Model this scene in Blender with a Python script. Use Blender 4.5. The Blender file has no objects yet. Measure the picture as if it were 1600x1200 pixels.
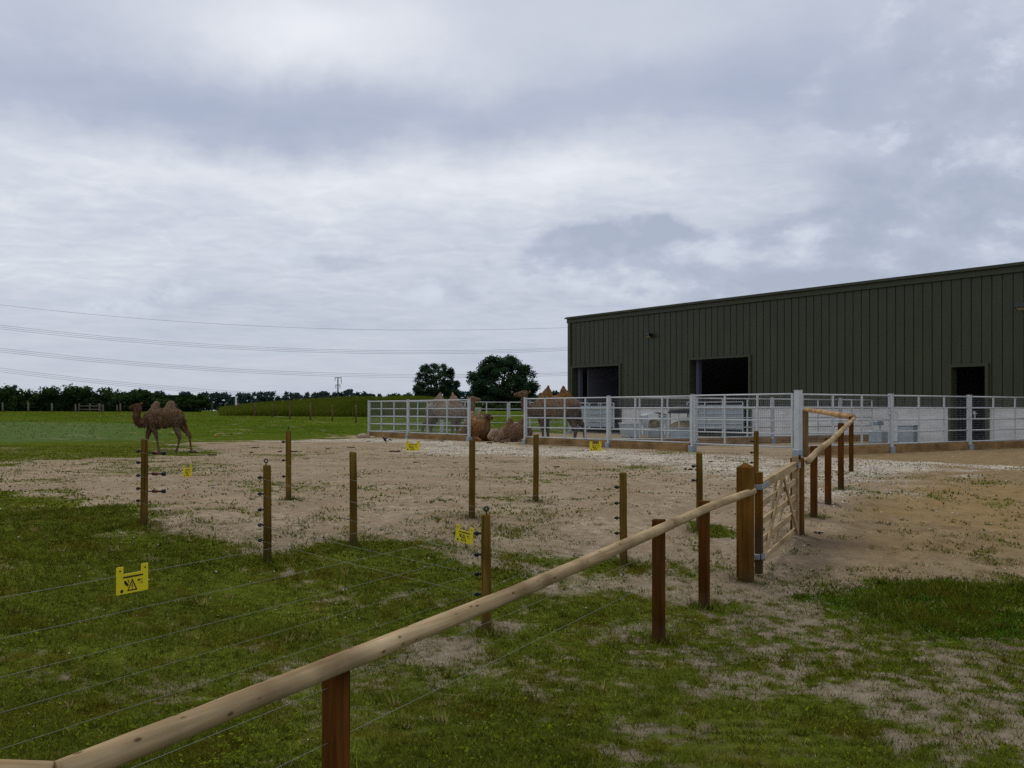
import bpy, math, random
import numpy as np
from mathutils import Vector, Matrix
random.seed(7)
rng = np.random.default_rng(11)
sc = bpy.context.scene
COL = sc.collection
PI = math.pi
CZ = 1.28                                   # eye height above the yard (the near ground lies 0.58 m lower)

# ------------------------------------------------------------------ helpers
class MB:
    """collects shapes, then becomes ONE mesh object"""
    def __init__(s): s.v = []; s.f = []; s.mi = []; s.cur = 0
    def add(s, vs, fs):
        n = len(s.v); s.v += [tuple(p) for p in vs]
        s.f += [tuple(i + n for i in f) for f in fs]; s.mi += [s.cur] * len(fs)
        return s
    def box(s, c, d, rz=0.0, bev=0.0):
        hx, hy, hz = d[0] / 2, d[1] / 2, d[2] / 2
        ca, sa = math.cos(rz), math.sin(rz)
        if bev <= 0:
            P = [(x, y, z) for z in (-hz, hz) for (x, y) in ((-hx, -hy), (hx, -hy), (hx, hy), (-hx, hy))]
            F = [(0, 3, 2, 1), (4, 5, 6, 7), (0, 1, 5, 4), (1, 2, 6, 5), (2, 3, 7, 6), (3, 0, 4, 7)]
        else:
            b = bev
            ring = lambda k, z: [(-hx + k, -hy, z), (hx - k, -hy, z), (hx, -hy + k, z), (hx, hy - k, z), (hx - k, hy, z), (-hx + k, hy, z), (-hx, hy - k, z), (-hx, -hy + k, z)]
            sh = lambda r, q: [(x * (1 - q / hx) if hx else x, y * (1 - q / hy), z) for x, y, z in r]
            P = sh(ring(b, -hz), b) + ring(b, -hz + b) + ring(b, hz - b) + sh(ring(b, hz), b)
            F = [tuple(reversed(range(8))), tuple(range(24, 32))]
            for L in range(3):
                for i in range(8):
                    j = (i + 1) % 8
                    F.append((L * 8 + i, L * 8 + j, L * 8 + 8 + j, L * 8 + 8 + i))
        return s.add([(c[0] + x * ca - y * sa, c[1] + x * sa + y * ca, c[2] + z) for x, y, z in P], F)
    def bar(s, p, q, w, h, up=(0, 0, 1)):
        p = Vector(p); q = Vector(q); t = (q - p).normalized()
        side = t.cross(Vector(up))
        if side.length < 1e-4: side = t.cross(Vector((1, 0, 0)))
        side.normalize(); u = side.cross(t)
        P = []
        for o in (p, q):
            for a, b in ((-1, -1), (1, -1), (1, 1), (-1, 1)):
                P.append(o + side * (a * w / 2) + u * (b * h / 2))
        return s.add(P, [(0, 3, 2, 1), (4, 5, 6, 7), (0, 1, 5, 4), (1, 2, 6, 5), (2, 3, 7, 6), (3, 0, 4, 7)])
    def tube(s, pts, r, n=8, caps=True):
        pts = [Vector(p) for p in pts]
        R = r if isinstance(r, (list, tuple)) else [r] * len(pts)
        V = []; F = []
        ref = None
        for i, p in enumerate(pts):
            t = (pts[min(i + 1, len(pts) - 1)] - pts[max(i - 1, 0)]).normalized()
            if ref is None:
                ref = t.cross(Vector((0, 0, 1)))
                if ref.length < 1e-3: ref = t.cross(Vector((0, 1, 0)))
            a = (ref - t * ref.dot(t)).normalized(); b = t.cross(a); ref = a
            for k in range(n):
                g = 2 * PI * k / n
                V.append(p + a * (math.cos(g) * R[i]) + b * (math.sin(g) * R[i]))
        for i in range(len(pts) - 1):
            for k in range(n):
                j = (k + 1) % n
                F.append((i * n + k, i * n + j, i * n + n + j, i * n + n + k))
        if caps:
            F.append(tuple(reversed(range(n)))); F.append(tuple(range((len(pts) - 1) * n, len(pts) * n)))
        return s.add(V, F)
    def ball(s, c, r, nu=10, nv=6, jit=0.0):
        rx, ry, rz = r if isinstance(r, (list, tuple)) else (r, r, r)
        V = [(c[0], c[1], c[2] - rz)]; F = []
        for i in range(1, nv):
            th = PI * i / nv
            for k in range(nu):
                g = 2 * PI * k / nu
                q = 1 + random.uniform(-jit, jit)
                V.append((c[0] + rx * q * math.sin(th) * math.cos(g), c[1] + ry * q * math.sin(th) * math.sin(g), c[2] - rz * q * math.cos(th)))
        V.append((c[0], c[1], c[2] + rz))
        for k in range(nu):
            F.append((0, 1 + (k + 1) % nu, 1 + k))
            b = 1 + (nv - 2) * nu
            F.append((b + k, b + (k + 1) % nu, len(V) - 1))
        for i in range(nv - 2):
            for k in range(nu):
                j = (k + 1) % nu; a = 1 + i * nu
                F.append((a + k, a + j, a + nu + j, a + nu + k))
        return s.add(V, F)
    def prism(s, poly, z0, z1):
        n = len(poly)
        V = [(x, y, z0) for x, y in poly] + [(x, y, z1) for x, y in poly]
        F = [tuple(reversed(range(n))), tuple(range(n, 2 * n))] + [(i, (i + 1) % n, n + (i + 1) % n, n + i) for i in range(n)]
        return s.add(V, F)
    def build(s, name, mats, parent=None, smooth=False):
        me = bpy.data.meshes.new(name); me.from_pydata(s.v, [], s.f)
        for m in (mats if isinstance(mats, (list, tuple)) else [mats]): me.materials.append(m)
        me.polygons.foreach_set('material_index', s.mi)
        if smooth: me.polygons.foreach_set('use_smooth', [True] * len(s.f))
        me.update()
        o = bpy.data.objects.new(name, me); COL.objects.link(o)
        if parent: o.parent = parent
        return o

def tag(o, label=None, cat=None, group=None, kind=None):
    if label: o['label'] = label
    if cat: o['category'] = cat
    if group: o['group'] = group
    if kind: o['kind'] = kind
    return o
def thing(name, label, cat, loc=(0, 0, 0), rz=0.0, group=None):
    o = bpy.data.objects.new(name, None); COL.objects.link(o)
    o.location = loc; o.rotation_euler = (0, 0, rz); o.empty_display_size = .2
    return tag(o, label, cat, group)
def np_mesh(name, V, F, mat, parent=None, attrs=None, smooth=False):
    """V (n,3), F (m,k) constant k"""
    me = bpy.data.meshes.new(name)
    n, (m, k) = len(V), F.shape
    me.vertices.add(n); me.vertices.foreach_set('co', np.ascontiguousarray(V, np.float32).ravel())
    me.loops.add(m * k); me.loops.foreach_set('vertex_index', np.ascontiguousarray(F, np.int32).ravel())
    me.polygons.add(m); me.polygons.foreach_set('loop_start', np.arange(m, dtype=np.int32) * k)
    me.polygons.foreach_set('loop_total', np.full(m, k, np.int32))
    if smooth: me.polygons.foreach_set('use_smooth', np.ones(m, bool))
    for an, av in (attrs or {}).items():
        if av.ndim == 2:
            a = me.attributes.new(an, 'FLOAT_COLOR', 'POINT')
            a.data.foreach_set('color', np.ascontiguousarray(np.c_[av, np.ones(n)] if av.shape[1] == 3 else av, np.float32).ravel())
        else:
            a = me.attributes.new(an, 'FLOAT', 'POINT'); a.data.foreach_set('value', np.ascontiguousarray(av, np.float32))
    me.materials.append(mat); me.update(calc_edges=True); me.validate()
    o = bpy.data.objects.new(name, me); COL.objects.link(o)
    if parent: o.parent = parent
    return o

def _h(ix, iy, iz, seed):
    n = (ix * 374761393 + iy * 668265263 + iz * 2147483647 + seed * 974711) & 0xffffffff
    n = ((n ^ (n >> 13)) * 1274126177) & 0xffffffff
    return ((n ^ (n >> 16)) & 0xffff) / 65535.0
def vnoise(x, y, z=None, seed=0):
    x = np.asarray(x, float); y = np.asarray(y, float); z = np.zeros_like(x) if z is None else np.asarray(z, float)
    xi, yi, zi = (np.floor(a).astype(np.int64) for a in (x, y, z))
    fx, fy, fz = x - xi, y - yi, z - zi
    fx, fy, fz = (a * a * (3 - 2 * a) for a in (fx, fy, fz))
    def c(dx, dy, dz): return _h(xi + dx, yi + dy, zi + dz, seed)
    a = c(0, 0, 0) * (1 - fx) + c(1, 0, 0) * fx; b = c(0, 1, 0) * (1 - fx) + c(1, 1, 0) * fx
    lo = a * (1 - fy) + b * fy
    a = c(0, 0, 1) * (1 - fx) + c(1, 0, 1) * fx; b = c(0, 1, 1) * (1 - fx) + c(1, 1, 1) * fx
    return lo * (1 - fz) + (a * (1 - fy) + b * fy) * fz
def fbm(x, y, z=None, seed=0, oct=4):
    t = 0; amp = .5; f = 1.0; tot = 0
    for i in range(oct):
        t = t + amp * vnoise(np.asarray(x) * f, np.asarray(y) * f, None if z is None else np.asarray(z) * f, seed + i * 17)
        tot += amp; amp *= .5; f *= 2.03
    return t / tot

# ------------------------------------------------------------------ materials
def mat(name, rough=.85, spec=.3):
    m = bpy.data.materials.new(name); m.use_nodes = True
    nt = m.node_tree; b = nt.nodes['Principled BSDF']
    b.inputs['Roughness'].default_value = rough
    b.inputs['Specular IOR Level'].default_value = spec
    return m, nt, b
def N(nt, t, **kw):
    n = nt.nodes.new(t)
    for k, v in kw.items():
        if k.startswith('i_'): n.inputs[k[2:].replace('_', ' ')].default_value = v
        else: setattr(n, k, v)
    return n
def ramp(nt, fac, stops):
    r = nt.nodes.new('ShaderNodeValToRGB'); e = r.color_ramp.elements
    while len(e) < len(stops): e.new(.5)
    for i, (p, c) in enumerate(stops):
        e[i].position = p; e[i].color = (*c, 1) if len(c) == 3 else c
    nt.links.new(fac, r.inputs[0]); return r.outputs[0]
def noise(nt, vec, scale, detail=4, rough=.55, dist=0.0):
    n = N(nt, 'ShaderNodeTexNoise'); n.inputs['Scale'].default_value = scale; n.inputs['Detail'].default_value = detail
    n.inputs['Roughness'].default_value = rough; n.inputs['Distortion'].default_value = dist
    if vec is not None: nt.links.new(vec, n.inputs['Vector'])
    return n.outputs[0]
def mixc(nt, fac, a, b, mode='MIX'):
    m = N(nt, 'ShaderNodeMix', data_type='RGBA', blend_type=mode)
    for sock, v in ((m.inputs[0], fac), (m.inputs[6], a), (m.inputs[7], b)):
        if isinstance(v, (int, float)): sock.default_value = v
        elif isinstance(v, tuple): sock.default_value = (*v, 1) if len(v) == 3 else v
        else: nt.links.new(v, sock)
    return m.outputs[2]
def math_(nt, op, a, b=None, c=None, clamp=False):
    m = N(nt, 'ShaderNodeMath', operation=op, use_clamp=clamp)
    for i, v in enumerate((a, b, c)):
        if v is None: continue
        if isinstance(v, (int, float)): m.inputs[i].default_value = v
        else: nt.links.new(v, m.inputs[i])
    return m.outputs[0]
def mapped(nt, scale=(1, 1, 1), coord='Object'):
    tc = N(nt, 'ShaderNodeTexCoord'); mp = N(nt, 'ShaderNodeMapping'); mp.inputs['Scale'].default_value = scale
    nt.links.new(tc.outputs[coord], mp.inputs[0]); return mp.outputs[0]
def world_pos(nt):
    return N(nt, 'ShaderNodeNewGeometry').outputs['Position']
def bump(nt, b, h, strength=.4, dist=.02):
    n = N(nt, 'ShaderNodeBump'); n.inputs['Strength'].default_value = strength; n.inputs['Distance'].default_value = dist
    nt.links.new(h, n.inputs['Height']); nt.links.new(n.outputs[0], b.inputs['Normal'])

def wood(name, dark, light, grain=(18, 18, 1.2), rough=.8, knots=None, foot=False):
    m, nt, b = mat(name, .95, .06)
    v = mapped(nt, grain); pos = world_pos(nt)
    n1 = noise(nt, v, 1.0, 5, .6, .6); n2 = noise(nt, pos, 1.7, 3)
    c = ramp(nt, n1, [(.28, dark), (.72, light)])
    c = mixc(nt, ramp(nt, n2, [(.38, (0,) * 3), (.68, (.75,) * 3)]), c, tuple(x * .5 for x in dark))
    if knots:
        vo = N(nt, 'ShaderNodeTexVoronoi'); vo.inputs['Scale'].default_value = 1.0
        nt.links.new(mapped(nt, (knots * 2.4, 20, 20)), vo.inputs['Vector'])
        c = mixc(nt, ramp(nt, vo.outputs['Distance'], [(.08, (.8,) * 3), (.19, (0, 0, 0))]), c, (.07, .035, .015))
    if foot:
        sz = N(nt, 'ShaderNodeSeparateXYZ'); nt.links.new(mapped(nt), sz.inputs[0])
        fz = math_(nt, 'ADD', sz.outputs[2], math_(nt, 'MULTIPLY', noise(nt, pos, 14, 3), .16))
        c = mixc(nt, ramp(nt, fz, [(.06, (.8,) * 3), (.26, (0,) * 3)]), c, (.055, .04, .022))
        gz = noise(nt, mapped(nt, (30, 30, .8)), 1.0, 3)          # drying cracks
        c = mixc(nt, ramp(nt, gz, [(.62, (0,) * 3), (.68, (.7,) * 3)]), c, tuple(x * .3 for x in dark))
    nt.links.new(c, b.inputs['Base Color'])
    bump(nt, b, n1, .35, .006)
    return m
def metal(name, col, rough=.5, var=.2, met=.55, scale=14):
    m, nt, b = mat(name, rough, .4); b.inputs['Metallic'].default_value = met
    vo = N(nt, 'ShaderNodeTexVoronoi'); vo.inputs['Scale'].default_value = scale * 2
    pos = world_pos(nt); nt.links.new(pos, vo.inputs['Vector'])
    f = math_(nt, 'ADD', math_(nt, 'MULTIPLY', noise(nt, pos, scale * .35, 4), .7), math_(nt, 'MULTIPLY', vo.outputs['Distance'], .35))
    c = ramp(nt, f, [(.25, tuple(x * (1 - var) for x in col)), (.75, tuple(min(1, x * (1 + var)) for x in col))])
    nt.links.new(c, b.inputs['Base Color'])
    nt.links.new(math_(nt, 'MULTIPLY_ADD', f, .3, rough - .12), b.inputs['Roughness'])
    return m
def plain(name, col, rough=.7, var=.15, scale=6.0, spec=.3):
    m, nt, b = mat(name, rough, spec)
    f = noise(nt, world_pos(nt), scale, 5)
    c = ramp(nt, f, [(.3, tuple(x * (1 - var) for x in col)), (.7, tuple(min(1, x * (1 + var)) for x in col))])
    nt.links.new(c, b.inputs['Base Color']); return m
def leafmat(name, dark, light, trans=.25, scale=.5, up=0.0, dry=None, brown=None):
    m, nt, b = mat(name, .9, .0)
    at = N(nt, 'ShaderNodeAttribute', attribute_name='tint')
    f = math_(nt, 'ADD', math_(nt, 'MULTIPLY', at.outputs['Fac'], .65), math_(nt, 'MULTIPLY', noise(nt, world_pos(nt), scale, 3), .4))
    c = ramp(nt, f, [(.2, dark), (.85, light)] + ([(1.0, dry)] if dry else []))
    if brown:                                 # rusty, half-dead patches in the turf
        c = mixc(nt, ramp(nt, noise(nt, world_pos(nt), 2.1, 5, .65), [(.52, (0,) * 3), (.66, (.75,) * 3)]), c, brown)
    nt.links.new(c, b.inputs['Base Color'])
    if up:                                   # blades shade mostly like the turf they stand in
        g = N(nt, 'ShaderNodeNewGeometry'); vm = N(nt, 'ShaderNodeVectorMath', operation='SCALE'); nt.links.new(g.outputs['Normal'], vm.inputs[0]); vm.inputs['Scale'].default_value = 1 - up
        va = N(nt, 'ShaderNodeVectorMath', operation='ADD'); nt.links.new(vm.outputs[0], va.inputs[0]); va.inputs[1].default_value = (0, 0, up)
        vn = N(nt, 'ShaderNodeVectorMath', operation='NORMALIZE'); nt.links.new(va.outputs[0], vn.inputs[0]); nt.links.new(vn.outputs[0], b.inputs['Normal'])
    tr = N(nt, 'ShaderNodeBsdfTranslucent'); nt.links.new(c, tr.inputs[0])
    mx = N(nt, 'ShaderNodeMixShader'); mx.inputs[0].default_value = trans
    nt.links.new(b.outputs[0], mx.inputs[1]); nt.links.new(tr.outputs[0], mx.inputs[2])
    nt.links.new(mx.outputs[0], nt.nodes['Material Output'].inputs[0])
    return m

M = {}
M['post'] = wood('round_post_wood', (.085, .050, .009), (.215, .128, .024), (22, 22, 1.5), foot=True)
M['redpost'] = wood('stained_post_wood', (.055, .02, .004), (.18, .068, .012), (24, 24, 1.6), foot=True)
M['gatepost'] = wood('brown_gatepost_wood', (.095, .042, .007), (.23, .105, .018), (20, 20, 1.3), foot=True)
M['rail'] = wood('peeled_rail_wood', (.30, .20, .095), (.64, .48, .275), (1.1, 26, 26), knots=3.4)
M['rail_new'] = wood('orange_rail_wood', (.36, .2, .08), (.6, .38, .19), (1.1, 20, 20), knots=2.2)
M['gatewood'] = wood('pale_gate_wood', (.32, .225, .115), (.56, .42, .24), (2.0, 18, 18))
M['sleeper'] = wood('sleeper_wood', (.21, .125, .05), (.42, .27, .125), (1.2, 10, 16))
M['oldpost'] = wood('old_post_wood', (.10, .06, .03), (.22, .15, .08), (16, 16, 1.5))
M['greypost'] = wood('weathered_post_wood', (.12, .10, .07), (.22, .19, .13), (16, 16, 1.5))
M['galv'] = metal('galvanised_steel', (.50, .53, .53), .55, .14, .3)
M['galv_dull'] = metal('dull_galvanised_steel', (.30, .36, .40), .55, .2)
M['galv_sheet'] = metal('galvanised_sheet', (.36, .42, .45), .55, .22, .4, 4)
M['mesh'] = metal('weld_mesh_wire', (.25, .28, .29), .6, .1)
M['wire'] = metal('fence_wire', (.30, .34, .31), .5, .1)
M['strap'] = metal('hinge_strap', (.28, .33, .36), .5, .2)
M['black'] = plain('black_plastic', (.012, .012, .013), .5, .3)
M['red'] = plain('red_plastic', (.25, .02, .015), .5, .2)
M['yellow'] = plain('yellow_plastic', (.74, .60, .012), .5, .07)
M['ink'] = plain('black_ink', (.016, .013, .008), .7, .2)
M['hay'] = wood('hay', (.2, .15, .07), (.5, .4, .22), (14, 30, 30))
M['dung'] = plain('dung', (.055, .035, .02), .95, .5, 20)
M['cable'] = plain('power_cable', (.10, .105, .11), .6, .1)
M['pole'] = plain('utility_pole', (.06, .055, .055), .8, .2)
M['bark'] = wood('bark', (.035, .028, .02), (.09, .075, .055), (5, 5, .8))
M['white'] = plain('white_paint', (.75, .75, .73), .6, .05)
M['lens'] = plain('lamp_lens', (.4, .36, .25), .3, .1)
M['stone'] = plain('chalk_stone', (.52, .48, .40), .9, .35, 9)
M['soil'] = plain('heaped_soil', (.30, .22, .14), .95, .35, 9)
M['orange'] = plain('orange_plastic', (.6, .2, .06), .6, .1)

# ------------------------------------------------------------------ terrain
PC = np.array([8.05, 28.8]); PU = np.array([.571, -.821]); PV = np.array([.821, .571])   # pen corner and its two wall directions
def st(s, t):      # pen coordinates -> world plan (s runs away from the corner along the front, t runs towards the barn)
    return (PC[0] - PU[0] * s + PV[0] * t, PC[1] - PU[1] * s + PV[1] * t)
def S01(t): t = np.clip(t, 0, 1); return t * t * (3 - 2 * t)
def terr(x, y):
    x = np.asarray(x, float); y = np.asarray(y, float)
    z = -.58 * (1 - S01((y - .45 * x - 7.5) / 7.5))
    s = -((x - PC[0]) * PU[0] + (y - PC[1]) * PU[1])
    z = z + 1.35 * (1 - np.exp(-np.maximum(s - 27, 0) / 35))
    return z
def tz(x, y): return float(terr(x, y))

POLY = dict(
bare=[[(-11.53,20.49),(-12.48,25.6),(-10.81,26.6),(-9.15,29.28),(-12.68,40.97),(-9.75,44.56),(-6.83,48.77),(-1.79,42.69),(8.18,29.28),(19.88,35.34),(22,28),(14,16.5),(7.77,11.3),(5.56,11.12),(4.35,10.7),(3.67,10.67),(2.33,10.65),(1.58,10.52),(1.61,11.18),(0.21,11.22),(-0.42,11.1),(-1.16,11.6),(-1.79,11.26),(-2.13,10.65),(-2.52,10.62),(-3.31,11.25),(-4.31,11.79),(-5.31,13.39),(-7.22,16.27)],
 [(-0.94,7.55),(-0.79,7.91),(-0.43,8.5),(0.17,9.24),(0.0,8.74),(-0.5,7.93),(-0.81,7.38)],
 [(0.4,10.69),(1.64,10.92),(2.33,10.65),(2.1,9.87),(1.55,9.56),(1.23,9.87),(0.47,9.43)],
 [st(-14,-1), st(-14,15), st(27,15), st(27,-1)]],
sparse=[[(1.44,9.21),(2.33,10.65),(3.32,10.4),(3.15,8.68),(3.55,8.36),(4.13,8.27),(4.06,6.5),(2.63,4.2),(2.38,5.43),(1.79,6.36),(1.19,6.8)],
 [(0.4,6.36),(0.81,6.5),(1.03,5.86),(0.82,5.24),(0.48,5.43)],
 [(-1.42,9.45),(-1.11,9.83),(-0.67,9.68),(-0.86,9.13),(-1.25,9.07)],
 [(-3.16,10.76),(-2.51,10.57),(-1.89,10.8),(-2.12,9.98),(-2.65,10.1)]],
tuft=[[(-0.35,14.04),(0.28,15.07),(1.43,14.35),(2.46,14.06),(2.66,12.91),(2.05,13.14),(1.23,13.14),(0.25,13.23)],
 [(2.31,20.49),(3.48,19.89),(4.27,18.97),(3.04,17.36),(2.04,18.12)],
 [(-2.98,19.89),(-3.74,18.12),(-3.95,17.08),(-2.71,16.65)],
 [(-3.56,15.4),(-3.01,15.07),(-2.89,14.03),(-3.57,14.63)],
 [(-1.57,12.57),(-1.15,12.27),(-1.35,11.98),(-1.6,12.18)],
 [(-22.08,35.34),(-16.92,36.57),(-9.15,29.28),(-5.53,23.28),(-4.02,17.36),(-5.93,18.97),(-8.49,20.9),(-12.43,19.89)],
 [(-13,26),(-8,25),(-5,21.5),(-6,18.5),(-9,17.2),(-13,20)],
 [(0.0,12.51),(0.77,12.33),(0.44,11.84),(-0.22,11.89)],
 [(4.91,13.78),(5.79,13.62),(5.27,12.97),(4.72,13.02)],
 [(2.6,10.95),(3.59,10.85),(3.16,10.12),(2.31,10.26)]],
clump=[[(2.17,13.35),(2.74,13.29),(2.79,12.77),(2.26,12.49)],[(1.11,11.14),(1.61,11.18),(1.6,10.65),(1.06,10.56)]],
lush=[[(3.27,10.26),(3.73,10.67),(4.32,10.64),(5.56,11.12),(7.15,11.44),(6.44,9.37),(4.16,8.31),(3.59,8.44),(3.15,8.68),(3.0,9.59)]],
chalk=[[(-1.79,40.97),(0.47,37.26),(3.17,33.6),(5.31,30.13),(7.61,27.69),(5.59,19.89),(4.35,19.89),(3.72,23.83),(1.75,27.2),(-1.6,30.5),(-3.4,33.0),(-3.2,38.5)],
 [(8.19,28.47),(11.13,29.69),(18.3,32.52),(12.4,22.04),(10.19,23.28),(5.98,17.4),(4.59,15.0),(5.01,17.36)],
 [(-10.67,42.69),(-6.67,47.64),(-1.73,42.69),(-1.6,39.4),(-5.98,42.69)],
 ],
straw=[[(4.83,14.59),(6.36,16.96),(7.96,18.19),(8.94,17.87),(9.76,17.35),(7.92,14.08),(6.45,13.58),(5.67,13.96)]],
damp_and_shade=[[(3.53,12.83),(4.12,13.17),(4.33,12.6),(3.3,11.49),(3.08,11.74)],[(0.93,6.23),(1.79,6.36),(2.14,5.53),(1.58,5.07),(0.93,5.34)],[(2.9,8.9),(3.3,9.0),(3.5,8.5),(4.1,8.3),(4.0,8.0),(3.2,8.2)]],
tread=[[(.85,6.3),(1.75,6.15),(2.1,5.5),(1.9,4.7),(1.0,4.8),(.75,5.5)]],
pale=[[(-38.95,56.65),(-30.72,61.44),(-21.85,61.32),(-15.87,44.56),(-21.03,42.06),(-27.39,39.84)]],
)
def sdist(poly, x, y):
    """signed distance, positive inside"""
    P = np.array(poly); d = np.full(x.shape, 1e9); ins = np.zeros(x.shape, bool)
    for i in range(len(P)):
        ax, ay = P[i - 1]; bx, by = P[i]
        ex, ey = bx - ax, by - ay
        t = np.clip(((x - ax) * ex + (y - ay) * ey) / (ex * ex + ey * ey), 0, 1)
        d = np.minimum(d, (x - ax - t * ex) ** 2 + (y - ay - t * ey) ** 2)
        c = ((ay > y) != (by > y)) & (x < (bx - ax) * (y - ay) / (by - ay + 1e-12) + ax)
        ins ^= c
    d = np.sqrt(d); return np.where(ins, d, -d)
def region(name, x, y, w, warp):
    out = np.zeros(x.shape)
    for p in POLY[name]:
        P = np.array(p); lo = P.min(0) - 3; hi = P.max(0) + 3
        k = (x > lo[0]) & (x < hi[0]) & (y > lo[1]) & (y < hi[1])
        if k.any(): out[k] = np.maximum(out[k], S01((sdist(p, x[k], y[k]) + warp[k]) / (w[k] if isinstance(w, np.ndarray) else w) + .5))
    return out
def ground_fields(x, y):
    d = np.sqrt(x * x + y * y)
    w1 = (fbm(x * 1.1, y * 1.1, seed=3, oct=5) - .5)
    wn = w1 * np.clip(d * .13, .6, 3.5)
    patch = fbm(x * .7, y * .7, seed=21, oct=5)
    fine = fbm(x * 3.1, y * 3.1, seed=31, oct=3); vf = fbm(x * 9.5, y * 9.5, seed=41, oct=2)
    bare = region('bare', x, y, np.clip(d * .11, .7, 3.0), wn * 1.25); sparse = region('sparse', x, y, 1.5, wn * 1.3)
    tuft = region('tuft', x, y, 1.2, wn * 1.3); clump = region('clump', x, y, .3, wn * .5)
    lush = region('lush', x, y, .8, wn * 1.0)
    cover = .92 + .75 * (patch - .5) + .45 * (vf - .5) + .45 * (fine - .5)
    cover = cover * (1 - .0 * sparse)
    cover = cover * (1 - sparse) + sparse * (.60 + .75 * (patch - .5) + .7 * (fine - .5) + 1.1 * (vf - .5))
    cover = cover * (1 - bare) + bare * (.17 + 1.25 * (patch - .5) + 1.0 * (fine - .5))
    cover = np.maximum(cover, tuft * (.40 + .9 * (patch - .5) + .9 * (fine - .5)))
    cover = np.maximum(cover, clump * .9); cover = np.maximum(cover, lush * (.95 + .3 * (fine - .5)))
    s = -((x - PC[0]) * PU[0] + (y - PC[1]) * PU[1]); t = (x - PC[0]) * PV[0] + (y - PC[1]) * PV[1]
    pen = S01((t + .1) * 4) * S01((27 - s) * 2) * S01((15 - t) * 2)
    cover = np.clip(cover, 0, 1)
    chalk = region('chalk', x, y, 1.6, wn * 1.2) * (1 - pen)
    straw = region('straw', x, y, 1.2, wn); damp_and_shade = region('damp_and_shade', x, y, .9, wn)
    for (fx, fy, q) in FEET: damp_and_shade = np.maximum(damp_and_shade, 1.1 * np.exp(-((x - fx) ** 2 + (y - fy) ** 2) / .05))  # contact shadow round each post foot, painted into the damp mask
    pale = region('pale', x, y, 4.0, wn)
    return dict(cover=cover, chalk=chalk, straw=straw, damp_and_shade=damp_and_shade, pale=pale, lush=lush, bare=bare, pen=pen)
def micro(x, y):
    d = np.sqrt(x * x + y * y)
    return (fbm(x * 2.3, y * 2.3, seed=5, oct=4) - .5) * .07 * np.clip(1.4 - d / 45, .15, 1)

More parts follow.
